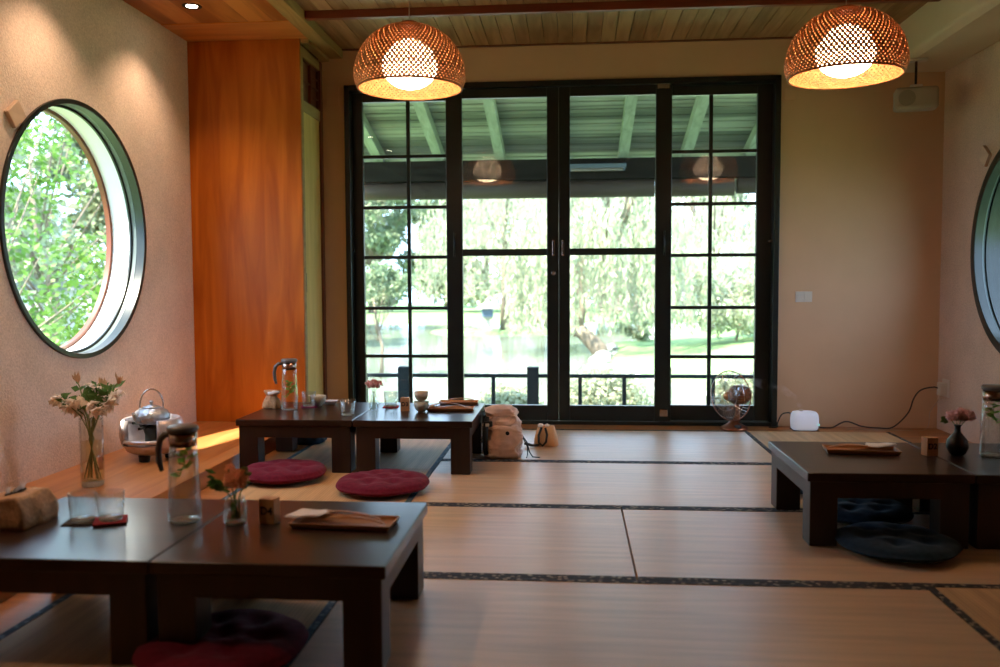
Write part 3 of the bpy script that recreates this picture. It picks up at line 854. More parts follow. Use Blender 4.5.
# tall glass vase with cream flowers on the ledge
loc = at(93, 485.5, 2, ZP)
fl = thing('flower_vase', 'tall clear glass vase of cream lily-like flowers on the wooden ledge', 'vase', loc)
MB().lathe([(.044, 0), (.047, .006), (.047, .14), (.0475, .29), (.0445, .29), (.044, .14), (.044, .03), (0, .024)], 12).build('glass_body', 'glass_small', fl, smooth=False, bevel=.002)
MB().lathe([(0, .001), (.042, .001), (.044, .010), (.042, .020), (0, .022)], 12).build('thick_base', 'glass_ring', fl, smooth=False)
MB().lathe([(0, .026), (.0425, .026), (.0425, .19), (0, .19)], 24).build('water', glass('vase_water', (.96, .90, .70), .03, .3), fl, smooth=True)
heads = [(-.13, -.02, .385), (-.055, .0, .44), (-.065, .03, .34), (.01, -.02, .37), (.045, .02, .42), (.085, .0, .375), (.11, .02, .41), (.13, -.01, .44), (-.10, .01, .355), (.045, -.03, .35), (.02, .03, .43), (-.03, -.03, .39)]
m = MB()
for k, hd in enumerate(heads):
    bx, by = rnd.uniform(-.03, .03), rnd.uniform(-.03, .03)
    m.tube([(-bx, -by, .03), (bx * .3, by * .3, .2), (hd[0] * .3, hd[1] * .5, .30), (hd[0] * .8, hd[1], hd[2] - .02), hd], .0026, 6)
m.build('stems', 'stem', fl, smooth=True)
bud_m = plain('bud_tan', (.62, .42, .26), .6, trans=.2)
m = MB()
for k, hd in enumerate(heads):
    if k in (1, 4, 7):
        m2 = MB()
        for j in range(7):
            m2.leaf(Vector(hd) + Vector((rnd.uniform(-.01, .01), 0, rnd.uniform(-.01, .01))), (rnd.uniform(-.5, .5), rnd.uniform(-.5, .5), 1), (0, 1, 0), .04, .006)
        m2.build('bud', bud_m, fl); continue
    for b_ in range(3):
        c_ = Vector(hd) + Vector((rnd.uniform(-.02, .02), rnd.uniform(-.02, .02), rnd.uniform(-.025, .0)))
        ax = Vector((rnd.uniform(-.8, .8), rnd.uniform(-.8, .1), -.55)).normalized(); u = ax.orthogonal().normalized(); v = ax.cross(u)
        for j in range(6):
            a = 2 * pi * j / 6; d = (u * cos(a) + v * sin(a)) * .75 + ax * .65
            m.leaf(c_, d, ax, .046, .014, .5)
m.build('cream_blooms', 'petal_w', fl); 
m = MB()
for k in range(95):
    hd = Vector(rnd.choice(heads)); p0 = Vector((0, 0, .30)).lerp(hd, rnd.uniform(.45, .95))
    m.leaf(p0, (rnd.uniform(-1, 1), rnd.uniform(-1, 1), rnd.uniform(-.1, 1)), (0, -1, .3), rnd.uniform(.035, .065), rnd.uniform(.008, .014))
m.build('leaves', 'leafd', fl)

# ---------- kettle on a silver brazier, on the ledge
loc = at(151, 459, 2, ZP); loc.y += .02
bz = thing('brazier', 'silver-glazed round brazier with a cut-out front on the wooden ledge', 'brazier', loc, 0)
prof = [(.085, .028), (.118, .045), (.142, .080), (.150, .120), (.148, .165), (.140, .195), (.128, .202), (.122, .195), (.132, .160), (.134, .120), (.124, .082), (.100, .058), (.0, .052)]
n = 72; m = MB(); m.lathe(prof, n)
keep = []
for f in m.f:
    c_ = sum((Vector(m.v[i]) for i in f), Vector()) / len(f)
    a = math.degrees(math.atan2(c_.y, c_.x))
    if c_.z > .100 and math.hypot(c_.x, c_.y) > .11 and -130 < a < -52: continue
    keep.append(f)
m.f = keep; m.build('bowl_shell', 'silver', bz, smooth=True)
lip = MB()
for s_ in (-1, 1):
    a = R(-91 + s_ * 39); lip.box(.118, .150, -.004, .004, .095, .198, mat=Matrix.Rotation(a, 4, 'Z'))
arc = [(.137 * cos(R(q)), .137 * sin(R(q)), .098) for q in range(-130, -51, 6)]
lip.tube(arc, .010, 8); lip.build('cutout_rim', 'silver', bz, smooth=True)
for k in range(3):
    a = 2 * pi * k / 3 + .5; MB().lathe([(.024, 0), (.028, .03)], 16, (cos(a) * .08, sin(a) * .08, 0)).build('foot', 'black_soft', bz)
MB().lathe([(.030, .053), (.034, .056), (.034, .12), (.042, .150), (.060, .165), (.052, .168), (.030, .150), (.026, .12), (0, .06)], 28).build('burner', 'black_metal', bz, smooth=True)
for a in (R(20), R(160), R(-90)): B(.04, .128, -.006, .006, .160, .172, mat=Matrix.Rotation(a, 4, 'Z')).build('kettle_support', 'black_metal', bz)
kt = thing('tea_kettle', 'hammered silver teapot with hoop handle resting on the brazier', 'kettle', up_(loc, .173), R(0))
MB().lathe([(.050, 0), (.074, .006), (.086, .024), (.086, .040), (.074, .062), (.048, .076), (.040, .078), (0, .078)], 40).build('pot_body', 'hammered', kt, smooth=True)
MB().lathe([(.043, .0785), (.040, .083), (.020, .090), (.006, .092), (.005, .098), (.010, .103), (.009, .110), (0, .113)], 28).build('lid', 'hammered', kt, smooth=True)
MB().tube([(-.022, -.070, .026), (-.032, -.098, .038), (-.036, -.112, .066)], [.017, .012, .008], 12).build('spout', 'hammered', kt, smooth=True)
MB().tube([(-.042 * cos(R(q)), -.036 * cos(R(q)), .070 + .098 * sin(R(q)) ** .8) for q in range(0, 181, 10)], .0038, 10).build('hoop_handle', 'chrome', kt, smooth=True)

# ---------- brown pouches
def pouch(name, label, loc, rz, L, W, H, mat, seed, slit=True):
    t = thing(name, label, 'pouch', loc, rz)
    m = MB(); nx, ny, nz = 16, 10, 8; g = {}
    vs = []; fs = []

    def P_(u, v, w_):
        x, y, z = (u - .5) * L, (v - .5) * W, w_ * H
        k = 1 - .32 * (w_ ** 2.0)
        y *= k; x *= 1 - .05 * w_
        q = noise.noise_vector(Vector((x * 22, y * 22, z * 22 + seed))) * .006
        return Vector((x, y, z)) + Vector((q.x, q.y, q.z * min(1, w_ * 4)))
    def face(fn, a, b):
        k = len(vs)
        for j in range(b + 1):
            for i in range(a + 1): vs.append(fn(i / a, j / b))
        for j in range(b):
            for i in range(a): fs.append((k + j * (a + 1) + i, k + j * (a + 1) + i + 1, k + (j + 1) * (a + 1) + i + 1, k + (j + 1) * (a + 1) + i))
    face(lambda u, w_: P_(u, 0, w_), nx, nz); face(lambda u, w_: P_(1 - u, 1, w_), nx, nz); face(lambda v, w_: P_(1, v, w_), ny, nz)
    face(lambda v, w_: P_(0, 1 - v, w_), ny, nz); face(lambda u, v: P_(u, v, 1), nx, ny); face(lambda u, v: P_(1 - u, v, 0), nx, ny)
    m.add(vs, fs); o = m.build('pouch_body', mat, t, smooth=True)
    wmod = o.modifiers.new('weld', 'WELD'); wmod.merge_threshold = .0005
    if slit:
        m = MB(); m.lathe([(0, 0), (.5, 0), (.5, .004), (0, .004)], 24, sx=L * .55, sy=.018); m.build('slit', 'grey_felt', t, loc=(0, 0, H + .001))
        m = MB()
        for k in range(7): m.leaf((-.04 + .01 * k, rnd.uniform(-.004, .004), H - .002), (.5, rnd.uniform(-.3, .3), .45), (0, 1, .3), .035, .010)
        m.build('tissue', 'paper', t)
    return t


A_, B_ = at(27, 530, 2, T), at(57, 518, 2, T)
th_ = math.atan2(B_.y - A_.y, B_.x - A_.x); L_ = (B_ - A_).length + .03; Wp = .15
pc = (A_ + B_) / 2 + Vector((-sin(th_), cos(th_), 0)) * (Wp / 2 + .004)
pouch('tissue_pouch', 'brown cloth tissue pouch at the left edge of the nearest tables', pc, th_, L_, Wp, .085, 'kraft', 3)
# crumpled pouch by the closet
t_ = thing('paper_pouch', 'crumpled brown paper pouch beside the far jug, before the closet', 'pouch', at(272, 408, 2, T), R(-5))
m = MB()
m.lathe([(0, 0), (.050, 0), (.054, .006), (.050, .025), (.042, .045), (.032, .060), (.028, .068), (.033, .078), (.042, .090), (.040, .096), (.026, .088), (0, .080)], 44,
        wob=lambda a, z: 1 + .22 * noise.noise(Vector((cos(a) * 2.0, sin(a) * 2.0, z * 22))) + .10 * noise.noise(Vector((cos(a) * 6, sin(a) * 6, z * 50))) + .07 * (z > .05) * sin(7 * a), sy=.62)
m.build('pouch_body', 'kraft', t_, smooth=True)
m = MB(); m.tube([(-.01, -.02, .082), (.02, -.02, .085), (.052, -.018, .088)], [.010, .012, .006], 8); m.build('folded_tissue', 'paper', t_, smooth=True)


# ================================================================== PENDANT LAMPS
def make_pendant(label, loc):
    t = thing('pendant_lamp', label, 'pendant lamp', loc, 0, 'woven bamboo pendant lamps')
    Rm, H = .248, .292
    def surf(s):                                           # s 0 at the crown .. 1 at the rim
        a = s * R(108)
        if s > 0.0:
            r = Rm * sin(a) ** .92 if a < pi / 2 else Rm * (1 - .10 * ((a - pi / 2) / R(22)) ** 2)
            z = .062 + (H - .062) * cos(a) if a < pi / 2 else .062 - .062 * ((a - pi / 2) / R(22))
        else: r, z = 0, H
        return max(r, .02), z
    m = MB(); NS, seg = 76, 26
    for sg in (-1, 1):
        for k in range(NS):
            vs = []; fs = []
            for j in range(seg + 1):
                s = .13 + .87 * j / seg; r, z = surf(s)
                a = 2 * pi * k / NS + sg * s * 1.35
                rr = r + (.0013 if (j % 2 == 0) == (k % 2 == 0) else -.0013) * sg
                wd = min(.0078, .330 * 2 * pi * r / NS) / r
                vs += [(rr * cos(a - wd), rr * sin(a - wd), z), (rr * cos(a + wd), rr * sin(a + wd), z)]
            for j in range(seg): fs.append((2 * j, 2 * j + 1, 2 * j + 3, 2 * j + 2))
            m.add(vs, fs)
    m.build('woven_shade', 'bamboo', t, solid=.0012)
    m = MB(); rr, rz_ = surf(1.0)
    m.tube([(rr * cos(a), rr * sin(a), rz_) for a in [2 * pi * i / 64 for i in range(64)]], .0055, 8, closed=True)
    m.build('shade_rim', 'bamboo', t, smooth=True)
    MB().lathe([(0, H - .012), (.045, H - .012), (.040, H + .008), (.012, H + .016), (0, H + .016)], 28).build('canopy_cap', 'dark_red', t, smooth=True)
    MB().lathe([(.132 * sin(R(q)) * (1 - .30 * (q / 180) ** 2), .118 - .110 * cos(R(q))) for q in range(0, 181, 12)], 40).build('bulb_globe', 'globe', t, smooth=True)
    MB().tube([(0, 0, H + .016), (0, 0, ZC - loc[2] - .012)], .0025, 6).build('cord', 'cable_w', t)
    MB().lathe([(.03, ZC - loc[2] - .014), (.035, ZC - loc[2] - .001)], 20).build('ceiling_rose', 'dark_red', t)
    return t


lp = make_pendant('woven bamboo pendant lamp hanging left, over the middle tables side', (at(410, 91, 1, 3.90).x, 3.90, at(410, 91, 1, 3.90).z))
p2 = dup(lp, (at(845, 79, 1, 3.88).x, 3.88, at(845, 79, 1, 3.88).z), R(11), 'woven bamboo pendant lamp hanging right, above the D2 table')
for ch in list(COL.objects):
    if ch.parent == p2 and ch.name.startswith('cord'): ch.data = ch.data.copy(); [setattr(v, 'co', v.co if v.co.z < .5 else Vector((v.co.x, v.co.y, ZC - p2.location.z - .012))) for v in ch.data.vertices]
    if ch.parent == p2 and ch.name.startswith('ceiling_rose'): ch.location = (0, 0, lp.location.z - p2.location.z)

# ---------- recessed soffit downlights; the last, unseen, is added to light near objects
for i, y in enumerate((4.575, 3.68, 2.78, 1.88)):
    t_ = thing('downlight', ['round recessed downlight glowing in the wooden soffit by the closet', 'recessed downlight in the soffit above the round window', 'recessed downlight in the soffit nearer the viewer than the round window', 'unseen recessed downlight added in the soffit to light the nearest tables'][i], 'downlight', (-2.02, y, ZS), 0, 'recessed downlights')
    MB().lathe([(.030, -.001), (.048, -.005), (.052, -.0002), (.052, .004), (.030, .004)], 32).build('black_trim', 'black_metal', t_, smooth=True)
    MB().lathe([(0, -.002), (.030, -.002), (.030, .002), (0, .002)], 24).build('lens', 'led', t_)
    spot((-2.02, y, ZS - .012), 29, 110, .75, .02, (-2.10, y, 0), (1, .62, .38))

# ================================================================== SMALL FITTINGS
# speaker on a bracket
sp = thing('wall_speaker', 'beige box speaker hanging on a bracket in the upper right corner', 'speaker', at(916, 99, 1, 5.30), R(-12))
B(-.116, .116, -.05, .07, -.064, .064).build('speaker_body', 'speaker', sp, bevel=.02, seg=4)
MB().lathe([(0, 0), (.046, 0), (.046, .004), (0, .006)], 28, mat=Matrix.Rotation(pi / 2, 4, 'X')).build('cone_grille', 'grille', sp, loc=(-.055, -.051, 0))
dz = ZSO - sp.location.z
MB().tube([(0, .02, .07), (0, .02, .11), (0, .02, dz - .012)], .007, 8).build('bracket_arm', 'black_soft', sp)
B(-.05, .06, -.01, .05, dz - .014, dz).build('ceiling_plate', 'white_plastic', sp, bevel=.003)
B(-.03, .035, .0, .04, .071, .085).build('swivel', 'white_plastic', sp, bevel=.003)

# two diamond shaped wooden blocks on the walls
def diamond(label, loc, x_out, mat='trim_wood'):
    o = B(-.010, .010, -.048, .048, -.040, .040).build('wall_ornament', plain('pale_wood_block', (.60, .47, .36), .7), bevel=.003, loc=loc); o.rotation_euler = (R(40), 0, 0)
    return tag(o, label, 'ornament', 'diamond wall ornaments')


d0 = at(13, 114, 0, XL); diamond('pale wooden diamond block on the left wall above the round window', (XL + .010, d0.y, d0.z), 1)
d0 = at(987, 156, 0, XR); diamond('pale wooden diamond block on the right wall beside the dark round window', (XR - .010, d0.y, d0.z), 1)

# blank plates and the switch on the back wall
def plate(name, label, x0, x1, y0, y1, cat, mat='plaster', th=.006):
    a, b = at(x0, y1, 1, YB), at(x1, y0, 1, YB)
    t = thing(name, label, cat, ((a.x + b.x) / 2, YB, (a.z + b.z) / 2)); hw, hh = (b.x - a.x) / 2, (b.z - a.z) / 2
    B(-hw, hw, -th, -.0003, -hh, hh).build('cover_plate', mat, t, bevel=.002)
    return t, hw, hh


plate('blank_plate', 'wall-coloured blank cover plate high between closet and glass doors', 327, 339, 87, 106, 'cover plate')
plate('blank_plate', 'wall-coloured blank cover plate just right of the glass doors, near the lamp', 784, 795, 88, 101, 'cover plate')
t_, hw, hh = plate('light_switch', 'wide pale switch plate on the back wall right of the doors', 795, 812, 291.5, 302, 'light switch', 'white_plastic')
m = MB(); m.box(-hw * .8, -hw * .05, -.010, -.006, -hh * .6, hh * .6); m.box(hw * .05, hw * .8, -.010, -.006, -hh * .6, hh * .6); m.build('rocker_buttons', 'white_plastic', t_, bevel=.001)
# outlet on the right wall with a plug
oc = at(946, 388, 0, XR)
t_ = thing('wall_outlet', 'wall outlet with an adapter plugged in, near the back right corner', 'outlet', (XR, oc.y, oc.z))
B(-.006, -.0003, -.055, .045, -.055, .055).build('cover_plate', 'white_plastic', t_, bevel=.002)
B(-.048, -.006, -.030, .022, -.045, .035).build('adapter', 'white_plastic', t_, bevel=.006)

# ---------- mist diffuser, its cables and mist
dloc = at(806, 431, 2, 0); dloc.y += .04
t_ = thing('mist_diffuser', 'glowing white rounded aroma diffuser on the floor by the back wall', 'diffuser', up_(dloc, 0))
m = MB(); N = 48
for (sc_, z) in ((0, .003), (.86, .003), (.96, .014), (1.0, .045), (.99, .075), (.95, .100), (.84, .114), (.6, .119), (0, .12)):
    for i in range(N):
        a = 2 * pi * i / N; ca, sa = cos(a), sin(a); e = .55
        m.v.append((.083 * sc_ * math.copysign(abs(ca) ** e, ca), .055 * sc_ * math.copysign(abs(sa) ** e, sa), z))
for j in range(8):
    for i in range(N): m.f.append((j * N + i, j * N + (i + 1) % N, (j + 1) * N + (i + 1) % N, (j + 1) * N + i))
m.build('housing', 'glow', t_, smooth=True)
B(-.078, .078, -.05, .05, 0, .004).build('base', 'grey_felt', t_, bevel=.002)
MB().lathe([(0, 0), (.012, 0), (.014, .008), (0, .009)], 20).build('nozzle', 'white_plastic', t_, loc=(-.02, 0, .119))
B(.068, .080, -.052, -.046, .034, .046).build('indicator', 'led_green', t_, bevel=.001)
# mist
ms, tr, b = nt('mist_volume'); tr.nodes.remove(b)
pv = tr.nodes.new('ShaderNodeVolumePrincipled'); nz = tr.nodes.new('ShaderNodeTexNoise'); nz.inputs['Scale'].default_value = 14; nz.inputs['Detail'].default_value = 3
tr.links.new(coords(tr), nz.inputs['Vector'])
mr = tr.nodes.new('ShaderNodeMapRange'); mr.inputs[1].default_value = .48; mr.inputs[2].default_value = .75; mr.inputs[3].default_value = 0; mr.inputs[4].default_value = 9
tr.links.new(nz.outputs[0], mr.inputs[0]); tr.links.new(mr.outputs[0], pv.inputs['Density']); pv.inputs['Color'].default_value = (.95, .97, 1, 1)
tr.links.new(pv.outputs[0], tr.nodes['Material Output'].inputs['Volume'])
dx, dy = dloc.x, dloc.y
mp_ = [(-.02, 0, .135), (-.07, -.005, .21), (-.16, -.01, .27), (-.26, -.02, .29), (-.335, -.02, .31)]
o = MB().tube(mp_, [.012, .02, .03, .035, .02], 12).build('drifting_mist', ms, smooth=True, loc=(dx, dy - .01, 0)); o['kind'] = 'stuff'
tag(o, 'thin white mist drifting left from the aroma diffuser', 'mist')


def cable(label, pts, r=.004, mat='cable'):
    pts = [Vector(p) for p in pts]; sm = []
    for i in range(len(pts) - 1):
        p0, p1, p2_, p3 = pts[max(0, i - 1)], pts[i], pts[i + 1], pts[min(len(pts) - 1, i + 2)]
        for k in range(8):
            s = k / 8; sm.append(.5 * ((2 * p1) + (p2_ - p0) * s + (2 * p0 - 5 * p1 + 4 * p2_ - p3) * s * s + (3 * p1 - p0 - 3 * p2_ + p3) * s ** 3))
    sm.append(pts[-1]); return tag(MB().tube(sm, r, 8).build('power_cable', mat, smooth=True), label, 'cable')


cable('black cable looping from the glass door edge to the mist diffuser', [(1.25, 5.60, .005), (1.30, 5.60, .006), (dx - .15, 5.60, .03), (dx - .125, 5.60, .085), (dx - .10, dy + .02, .105), (dx - .085, dy, .104)])
ya = 5.60
pl = at(934, 387, 1, oc.y)
cable('black cable humping along the back wall floor and rising to the outlet', [(dx + .086, dy, .02), (dx + .11, ya - .01, .008), (at(832, 425, 1, ya).x, ya, .006), (at(846, 420, 1, ya).x, ya, .045), (at(862, 423, 1, ya).x, ya, .015), (at(878, 427, 1, ya).x, ya, .006), (at(893, 425.5, 1, ya).x, ya, .012),
       tuple(at(908, 413, 1, ya)), tuple(at(914, 398, 1, ya)), tuple(at(921, 390, 1, ya)), (XR - .080, oc.y + .0, oc.z + .005), (XR - .050, oc.y, oc.z)], .0045)
cable('thin pale cable hanging from the outlet to the back wall floor', [(XR - .03, oc.y, oc.z - .047), (XR - .055, oc.y - .01, .18), tuple(at(930, 412, 1, 5.58)), (at(925, 428, 1, 5.58).x, 5.57, .005), (at(900, 430, 1, 5.5).x, 5.53, .004), (at(870, 427, 1, 5.5).x, 5.55, .004), (at(850, 424, 1, 5.5).x, 5.56, .004)], .0022, 'cable_w')

# ---------- copper desk fan
fb = at(735, 430, 2, 0); fb.y += .03
fn = thing('desk_fan', 'small copper desk fan with wire cage on the mat by the glass doors', 'fan', (fb.x, fb.y, 0), R(-50))
# local -y is where the fan blows
MB().lathe([(.084, 0), (.087, .006), (.080, .016), (.056, .030), (.034, .042), (.026, .055), (0, .055)], 36).build('base', 'copper', fn, smooth=True)
MB().tube([(0, .02, .05), (0, .03, .09), (0, .035, .15), (0, .03, .175)], [.024, .017, .014, .018], 14).build('stem', 'copper', fn, smooth=True)
B(.04, .075, -.05, -.02, .018, .034).build('speed_switch', 'black_soft', fn, bevel=.003)
mo = MB().lathe([(0, -.012), (.034, -.012), (.056, 0), (.063, .02), (.063, .075), (.052, .104), (.018, .116), (0, .116)], 32, mat=Matrix.Rotation(-pi / 2, 4, 'X')).build('motor_housing', 'copper', fn, smooth=True, loc=(0, .0, .215))
hub = MB().lathe([(0, 0), (.024, .002), (.030, .016), (.024, .034), (.010, .042), (0, .043)], 28, mat=Matrix.Rotation(pi / 2, 4, 'X')).build('hub', plain('bright_copper_hub', (.60, .26, .12), .3, .8), fn, smooth=True, loc=(0, -.045, .215))
m = MB(); Rc = .156
for k in range(44):
    a = 2 * pi * k / 44
    m.tube([(.030 * cos(a), -.092, .215 + .030 * sin(a)), (.09 * cos(a), -.088, .215 + .09 * sin(a)), (.135 * cos(a), -.070, .215 + .135 * sin(a)), (Rc * cos(a), -.04, .215 + Rc * sin(a))], .0016, 4)
for r_, y_ in ((.030, -.092), (.09, -.088), (.135, -.070)): m.tube([(r_ * cos(a), y_, .215 + r_ * sin(a)) for a in [2 * pi * i / 48 for i in range(48)]], .0013, 5, closed=True)
for k in range(24):
    a = 2 * pi * k / 24
    m.tube([(.052 * cos(a), .012, .215 + .052 * sin(a)), (.12 * cos(a), .004, .215 + .12 * sin(a)), (Rc * cos(a), -.038, .215 + Rc * sin(a))], .0011, 4)
m.build('wire_cage', 'chrome', fn)
m = MB(); m.tube([(Rc * cos(a), -.038, .215 + Rc * sin(a)) for a in [2 * pi * i / 56 for i in range(56)]], .0032, 6, closed=True)
m.build('cage_ring', 'copper', fn, smooth=True)
for k in range(4):
    a0 = 2 * pi * k / 4 + .5; vs = []; fs = []
    for j in range(7):
        for i in range(5):
            r_ = .026 + .094 * j / 6; a = a0 + (i / 4 - .5) * (.5 + .65 * sin(pi * min(1, j / 5)))
            vs.append((r_ * cos(a), -.052 + .030 * (i / 4 - .5), .215 + r_ * sin(a)))
    for j in range(6):
        for i in range(4): fs.append((j * 5 + i, j * 5 + i + 1, (j + 1) * 5 + i + 1, (j + 1) * 5 + i))
    m = MB(); m.add(vs, fs); m.build('blade', glass('smoky_blade', (.85, .87, .90), .08, .3), fn, smooth=True, solid=.002)


# ================================================================== BAGS
def blob(name, mat, parent, loc, prof, n=40, sy=.6, folds=.05, seed=1, fs_=12, tilt=0):
    m = MB(); m.lathe(prof, n, wob=lambda a, z: 1 + folds * noise.noise(Vector((cos(a) * 2.2, sin(a) * 2.2, z * fs_ + seed))) + folds * .5 * noise.noise(Vector((cos(a) * 6, sin(a) * 6, z * 30 + seed))), sy=sy)
    o = m.build(name, mat, parent, smooth=True, loc=loc); o.rotation_euler = (0, tilt, 0); return o


bp0 = at(498.5, 459, 2, 0); bp0.y += .09
bk = thing('backpack', 'slouching pinkish-beige backpack leaning against the middle table end', 'backpack', (bp0.x + .012, bp0.y, 0), R(10))
# the soft bag is swept upwards: rounded rectangles with folds
def softbag(w, d, h, seed, lean=.0, amp=.010, top=.55):
    m = MB(); N, K = 56, 26
    for j in range(K + 1):
        s = j / K; z = h * s
        k = (1 - top * max(0, (s - .55) / .45) ** 2) * (min(1, .78 + s * 3)) if s < .999 else .30
        for i in range(N):
            a = 2 * pi * i / N; ca, sa = cos(a), sin(a); e = .62
            x = w / 2 * k * math.copysign(abs(ca) ** e, ca); y = d / 2 * k * math.copysign(abs(sa) ** e, sa)
            fold = amp * noise.noise(Vector((x * 14, y * 14, z * 9 + seed))) * 2 + amp * abs(noise.noise(Vector(((x + z * .5) * 26 + 3, y * 18, (z - x * .4) * 18 + seed)))) * 2.4
            q = 1 + fold / (w / 2)
            m.v.append((x * q + lean * s, y * q - .02 * s, z + (.012 * noise.noise(Vector((x * 20, y * 20, seed))) if s > .3 else 0)))
    for j in range(K):
        for i in range(N): m.f.append((j * N + i, j * N + (i + 1) % N, (j + 1) * N + (i + 1) % N, (j + 1) * N + i))
    m.f.append(tuple(range(N))[::-1]); m.f.append(tuple(range(K * N, K * N + N))); return m


def creased(w, d, h, seed, top, amp, N=110, K=70, hollow=.0):
    m = MB()
    for j in range(K + 1):
        s_ = j / K; z = h * s_
        k = (1 - top * max(0, (s_ - .62) / .38) ** 2.4) * min(1, .86 + s_ * 2) if s_ < .999 else .25
        for i in range(N):
            a = 2 * pi * i / N; ca, sa = cos(a), sin(a); e = .5
            x = w / 2 * k * math.copysign(abs(ca) ** e, ca); y = d / 2 * k * math.copysign(abs(sa) ** e, sa)
            ridge = (1 - abs(noise.noise(Vector((x * 13 + z * 11, y * 9, z * 15 - x * 9 + seed))))) ** 5
            rid2 = (1 - abs(noise.noise(Vector((x * 26 - z * 16, y * 12, z * 24 + x * 14 + seed * 2))))) ** 5
            q = 1 + (amp * (ridge - .35) + amp * .55 * (rid2 - .35) - hollow * math.exp(-((s_ - .5) / .2) ** 2)) / (w / 2)
            m.v.append((x * q, y * q, z + .008 * noise.noise(Vector((x * 18, y * 18, seed))) * s_))
    for j in range(K):
        for i in range(N): m.f.append((j * N + i, j * N + (i + 1) % N, (j + 1) * N + (i + 1) % N, (j + 1) * N + i))
    m.f.append(tuple(range(N))[::-1]); m.f.append(tuple(range(K * N, K * N + N))); return m


creased(.196, .17, .272, 4.0, .50, .020).build('bag_body', 'canvas', bk, smooth=True)
creased(.172, .050, .175, 9.0, .30, .016, 90, 50).build('front_pocket', 'canvas', bk, smooth=True, loc=(.010, -.080, .004))
creased(.150, .10, .060, 15.0, .75, .014, 80, 30).build('top_flap', 'canvas', bk, smooth=True, loc=(-.012, -.030, .222))
MB().lathe([(0, 0), (.010, 0), (.010, .010), (0, .010)], 16, mat=Matrix.Rotation(pi / 2, 4, 'X')).build('snap_button', 'black_soft', bk, loc=(.018, -.108, .140))
B(-.101, -.088, -.06, .07, .01, .23).build('back_panel', 'black_soft', bk, bevel=.006)
m = MB()
m.tube([(-.085, -.07, .22), (-.094, -.095, .18), (-.100, -.10, .11), (-.096, -.08, .04), (-.08, -.04, .012)], [.013, .015, .015, .012, .009], 8)
m.build('shoulder_strap', 'black_soft', bk, smooth=True)
m = MB(); m.tube([(.10, -.03, .12), (.128, -.05, .08), (.14, -.06, .03), (.155, -.08, .006), (.19, -.10, .006)], .0035, 6); m.tube([(.11, .0, .10), (.135, -.02, .05), (.13, -.06, .012), (.12, -.10, .006)], .003, 6)
m.build('side_cords', 'black_soft', bk)
B(-.105, -.06, -.115, -.100, .175, .205).build('buckle', 'black_soft', bk, bevel=.005)
B(-.098, -.078, -.122, -.1145, .178, .194).build('pale_tag', 'white_plastic', bk, bevel=.002)
m = MB(); m.tube([(-.02, -.03, .255), (-.01, -.03, .275), (.02, -.03, .272), (.028, -.03, .25)], .008, 8); m.build('carry_handle', 'canvas', bk, smooth=True)

sb0 = at(546, 447, 2, 0); sb0.y += .045
sb = thing('handbag', 'small tan pouch bag with black strap standing right of the backpack', 'bag', (sb0.x, sb0.y, 0), R(-8))
m = MB(); N = 40
for (z, w_, d_) in ((0, .062, .036), (.006, .070, .042), (.04, .067, .042), (.08, .058, .032), (.108, .047, .014), (.116, .042, .006)):
    for i in range(N):
        a = 2 * pi * i / N; ca, sa = cos(a), sin(a); e = .6; q = 1 + .05 * noise.noise(Vector((ca * 3, sa * 3, z * 40)))
        m.v.append((w_ * q * math.copysign(abs(ca) ** e, ca), d_ * q * math.copysign(abs(sa) ** e, sa), z))
for j in range(5):
    for i in range(N): m.f.append((j * N + i, j * N + (i + 1) % N, (j + 1) * N + (i + 1) % N, (j + 1) * N + i))
m.f += [tuple(range(N))[::-1], tuple(range(5 * N, 6 * N))]
m.build('bag_body', 'canvas_orange', sb, smooth=True)
m = MB(); m.tube([(-.022, -.030, .108), (-.036, -.047, .065), (-.034, -.052, .025), (-.012, -.056, .008), (.008, -.056, .03), (.012, -.044, .07), (.0, -.030, .105)], .0065, 6)
m.tube([(-.03, -.05, .012), (-.07, -.06, .010), (-.115, -.05, .018)], [.006, .008, .009], 6)
m.build('strap', 'black_soft', sb, smooth=True)
m = MB(); m.lathe([(0, 0), (.016, .002), (.018, .012), (.010, .020), (0, .021)], 16, (-.030, -.006, .106)); m.lathe([(0, 0), (.014, .002), (.016, .010), (0, .018)], 16, (.006, -.004, .110))
m.build('gathered_top', 'paper', sb, smooth=True)

# navy bag with pale side behind the closet table
nb = thing('tote_bag', 'dark navy bag with pinkish side on the floor behind the closet table', 'bag', (-1.53, 4.92, 0), R(4))
softbag(.17, .16, .14, 14.0, 0, .012, .5).build('bag_body', 'navy', nb, smooth=True)
softbag(.045, .13, .15, 17.0, -.015, .008, .5).build('side_pocket', plain('mauve_cloth', (.36, .22, .20), .8), nb, smooth=True, loc=(-.106, -.02, .003))

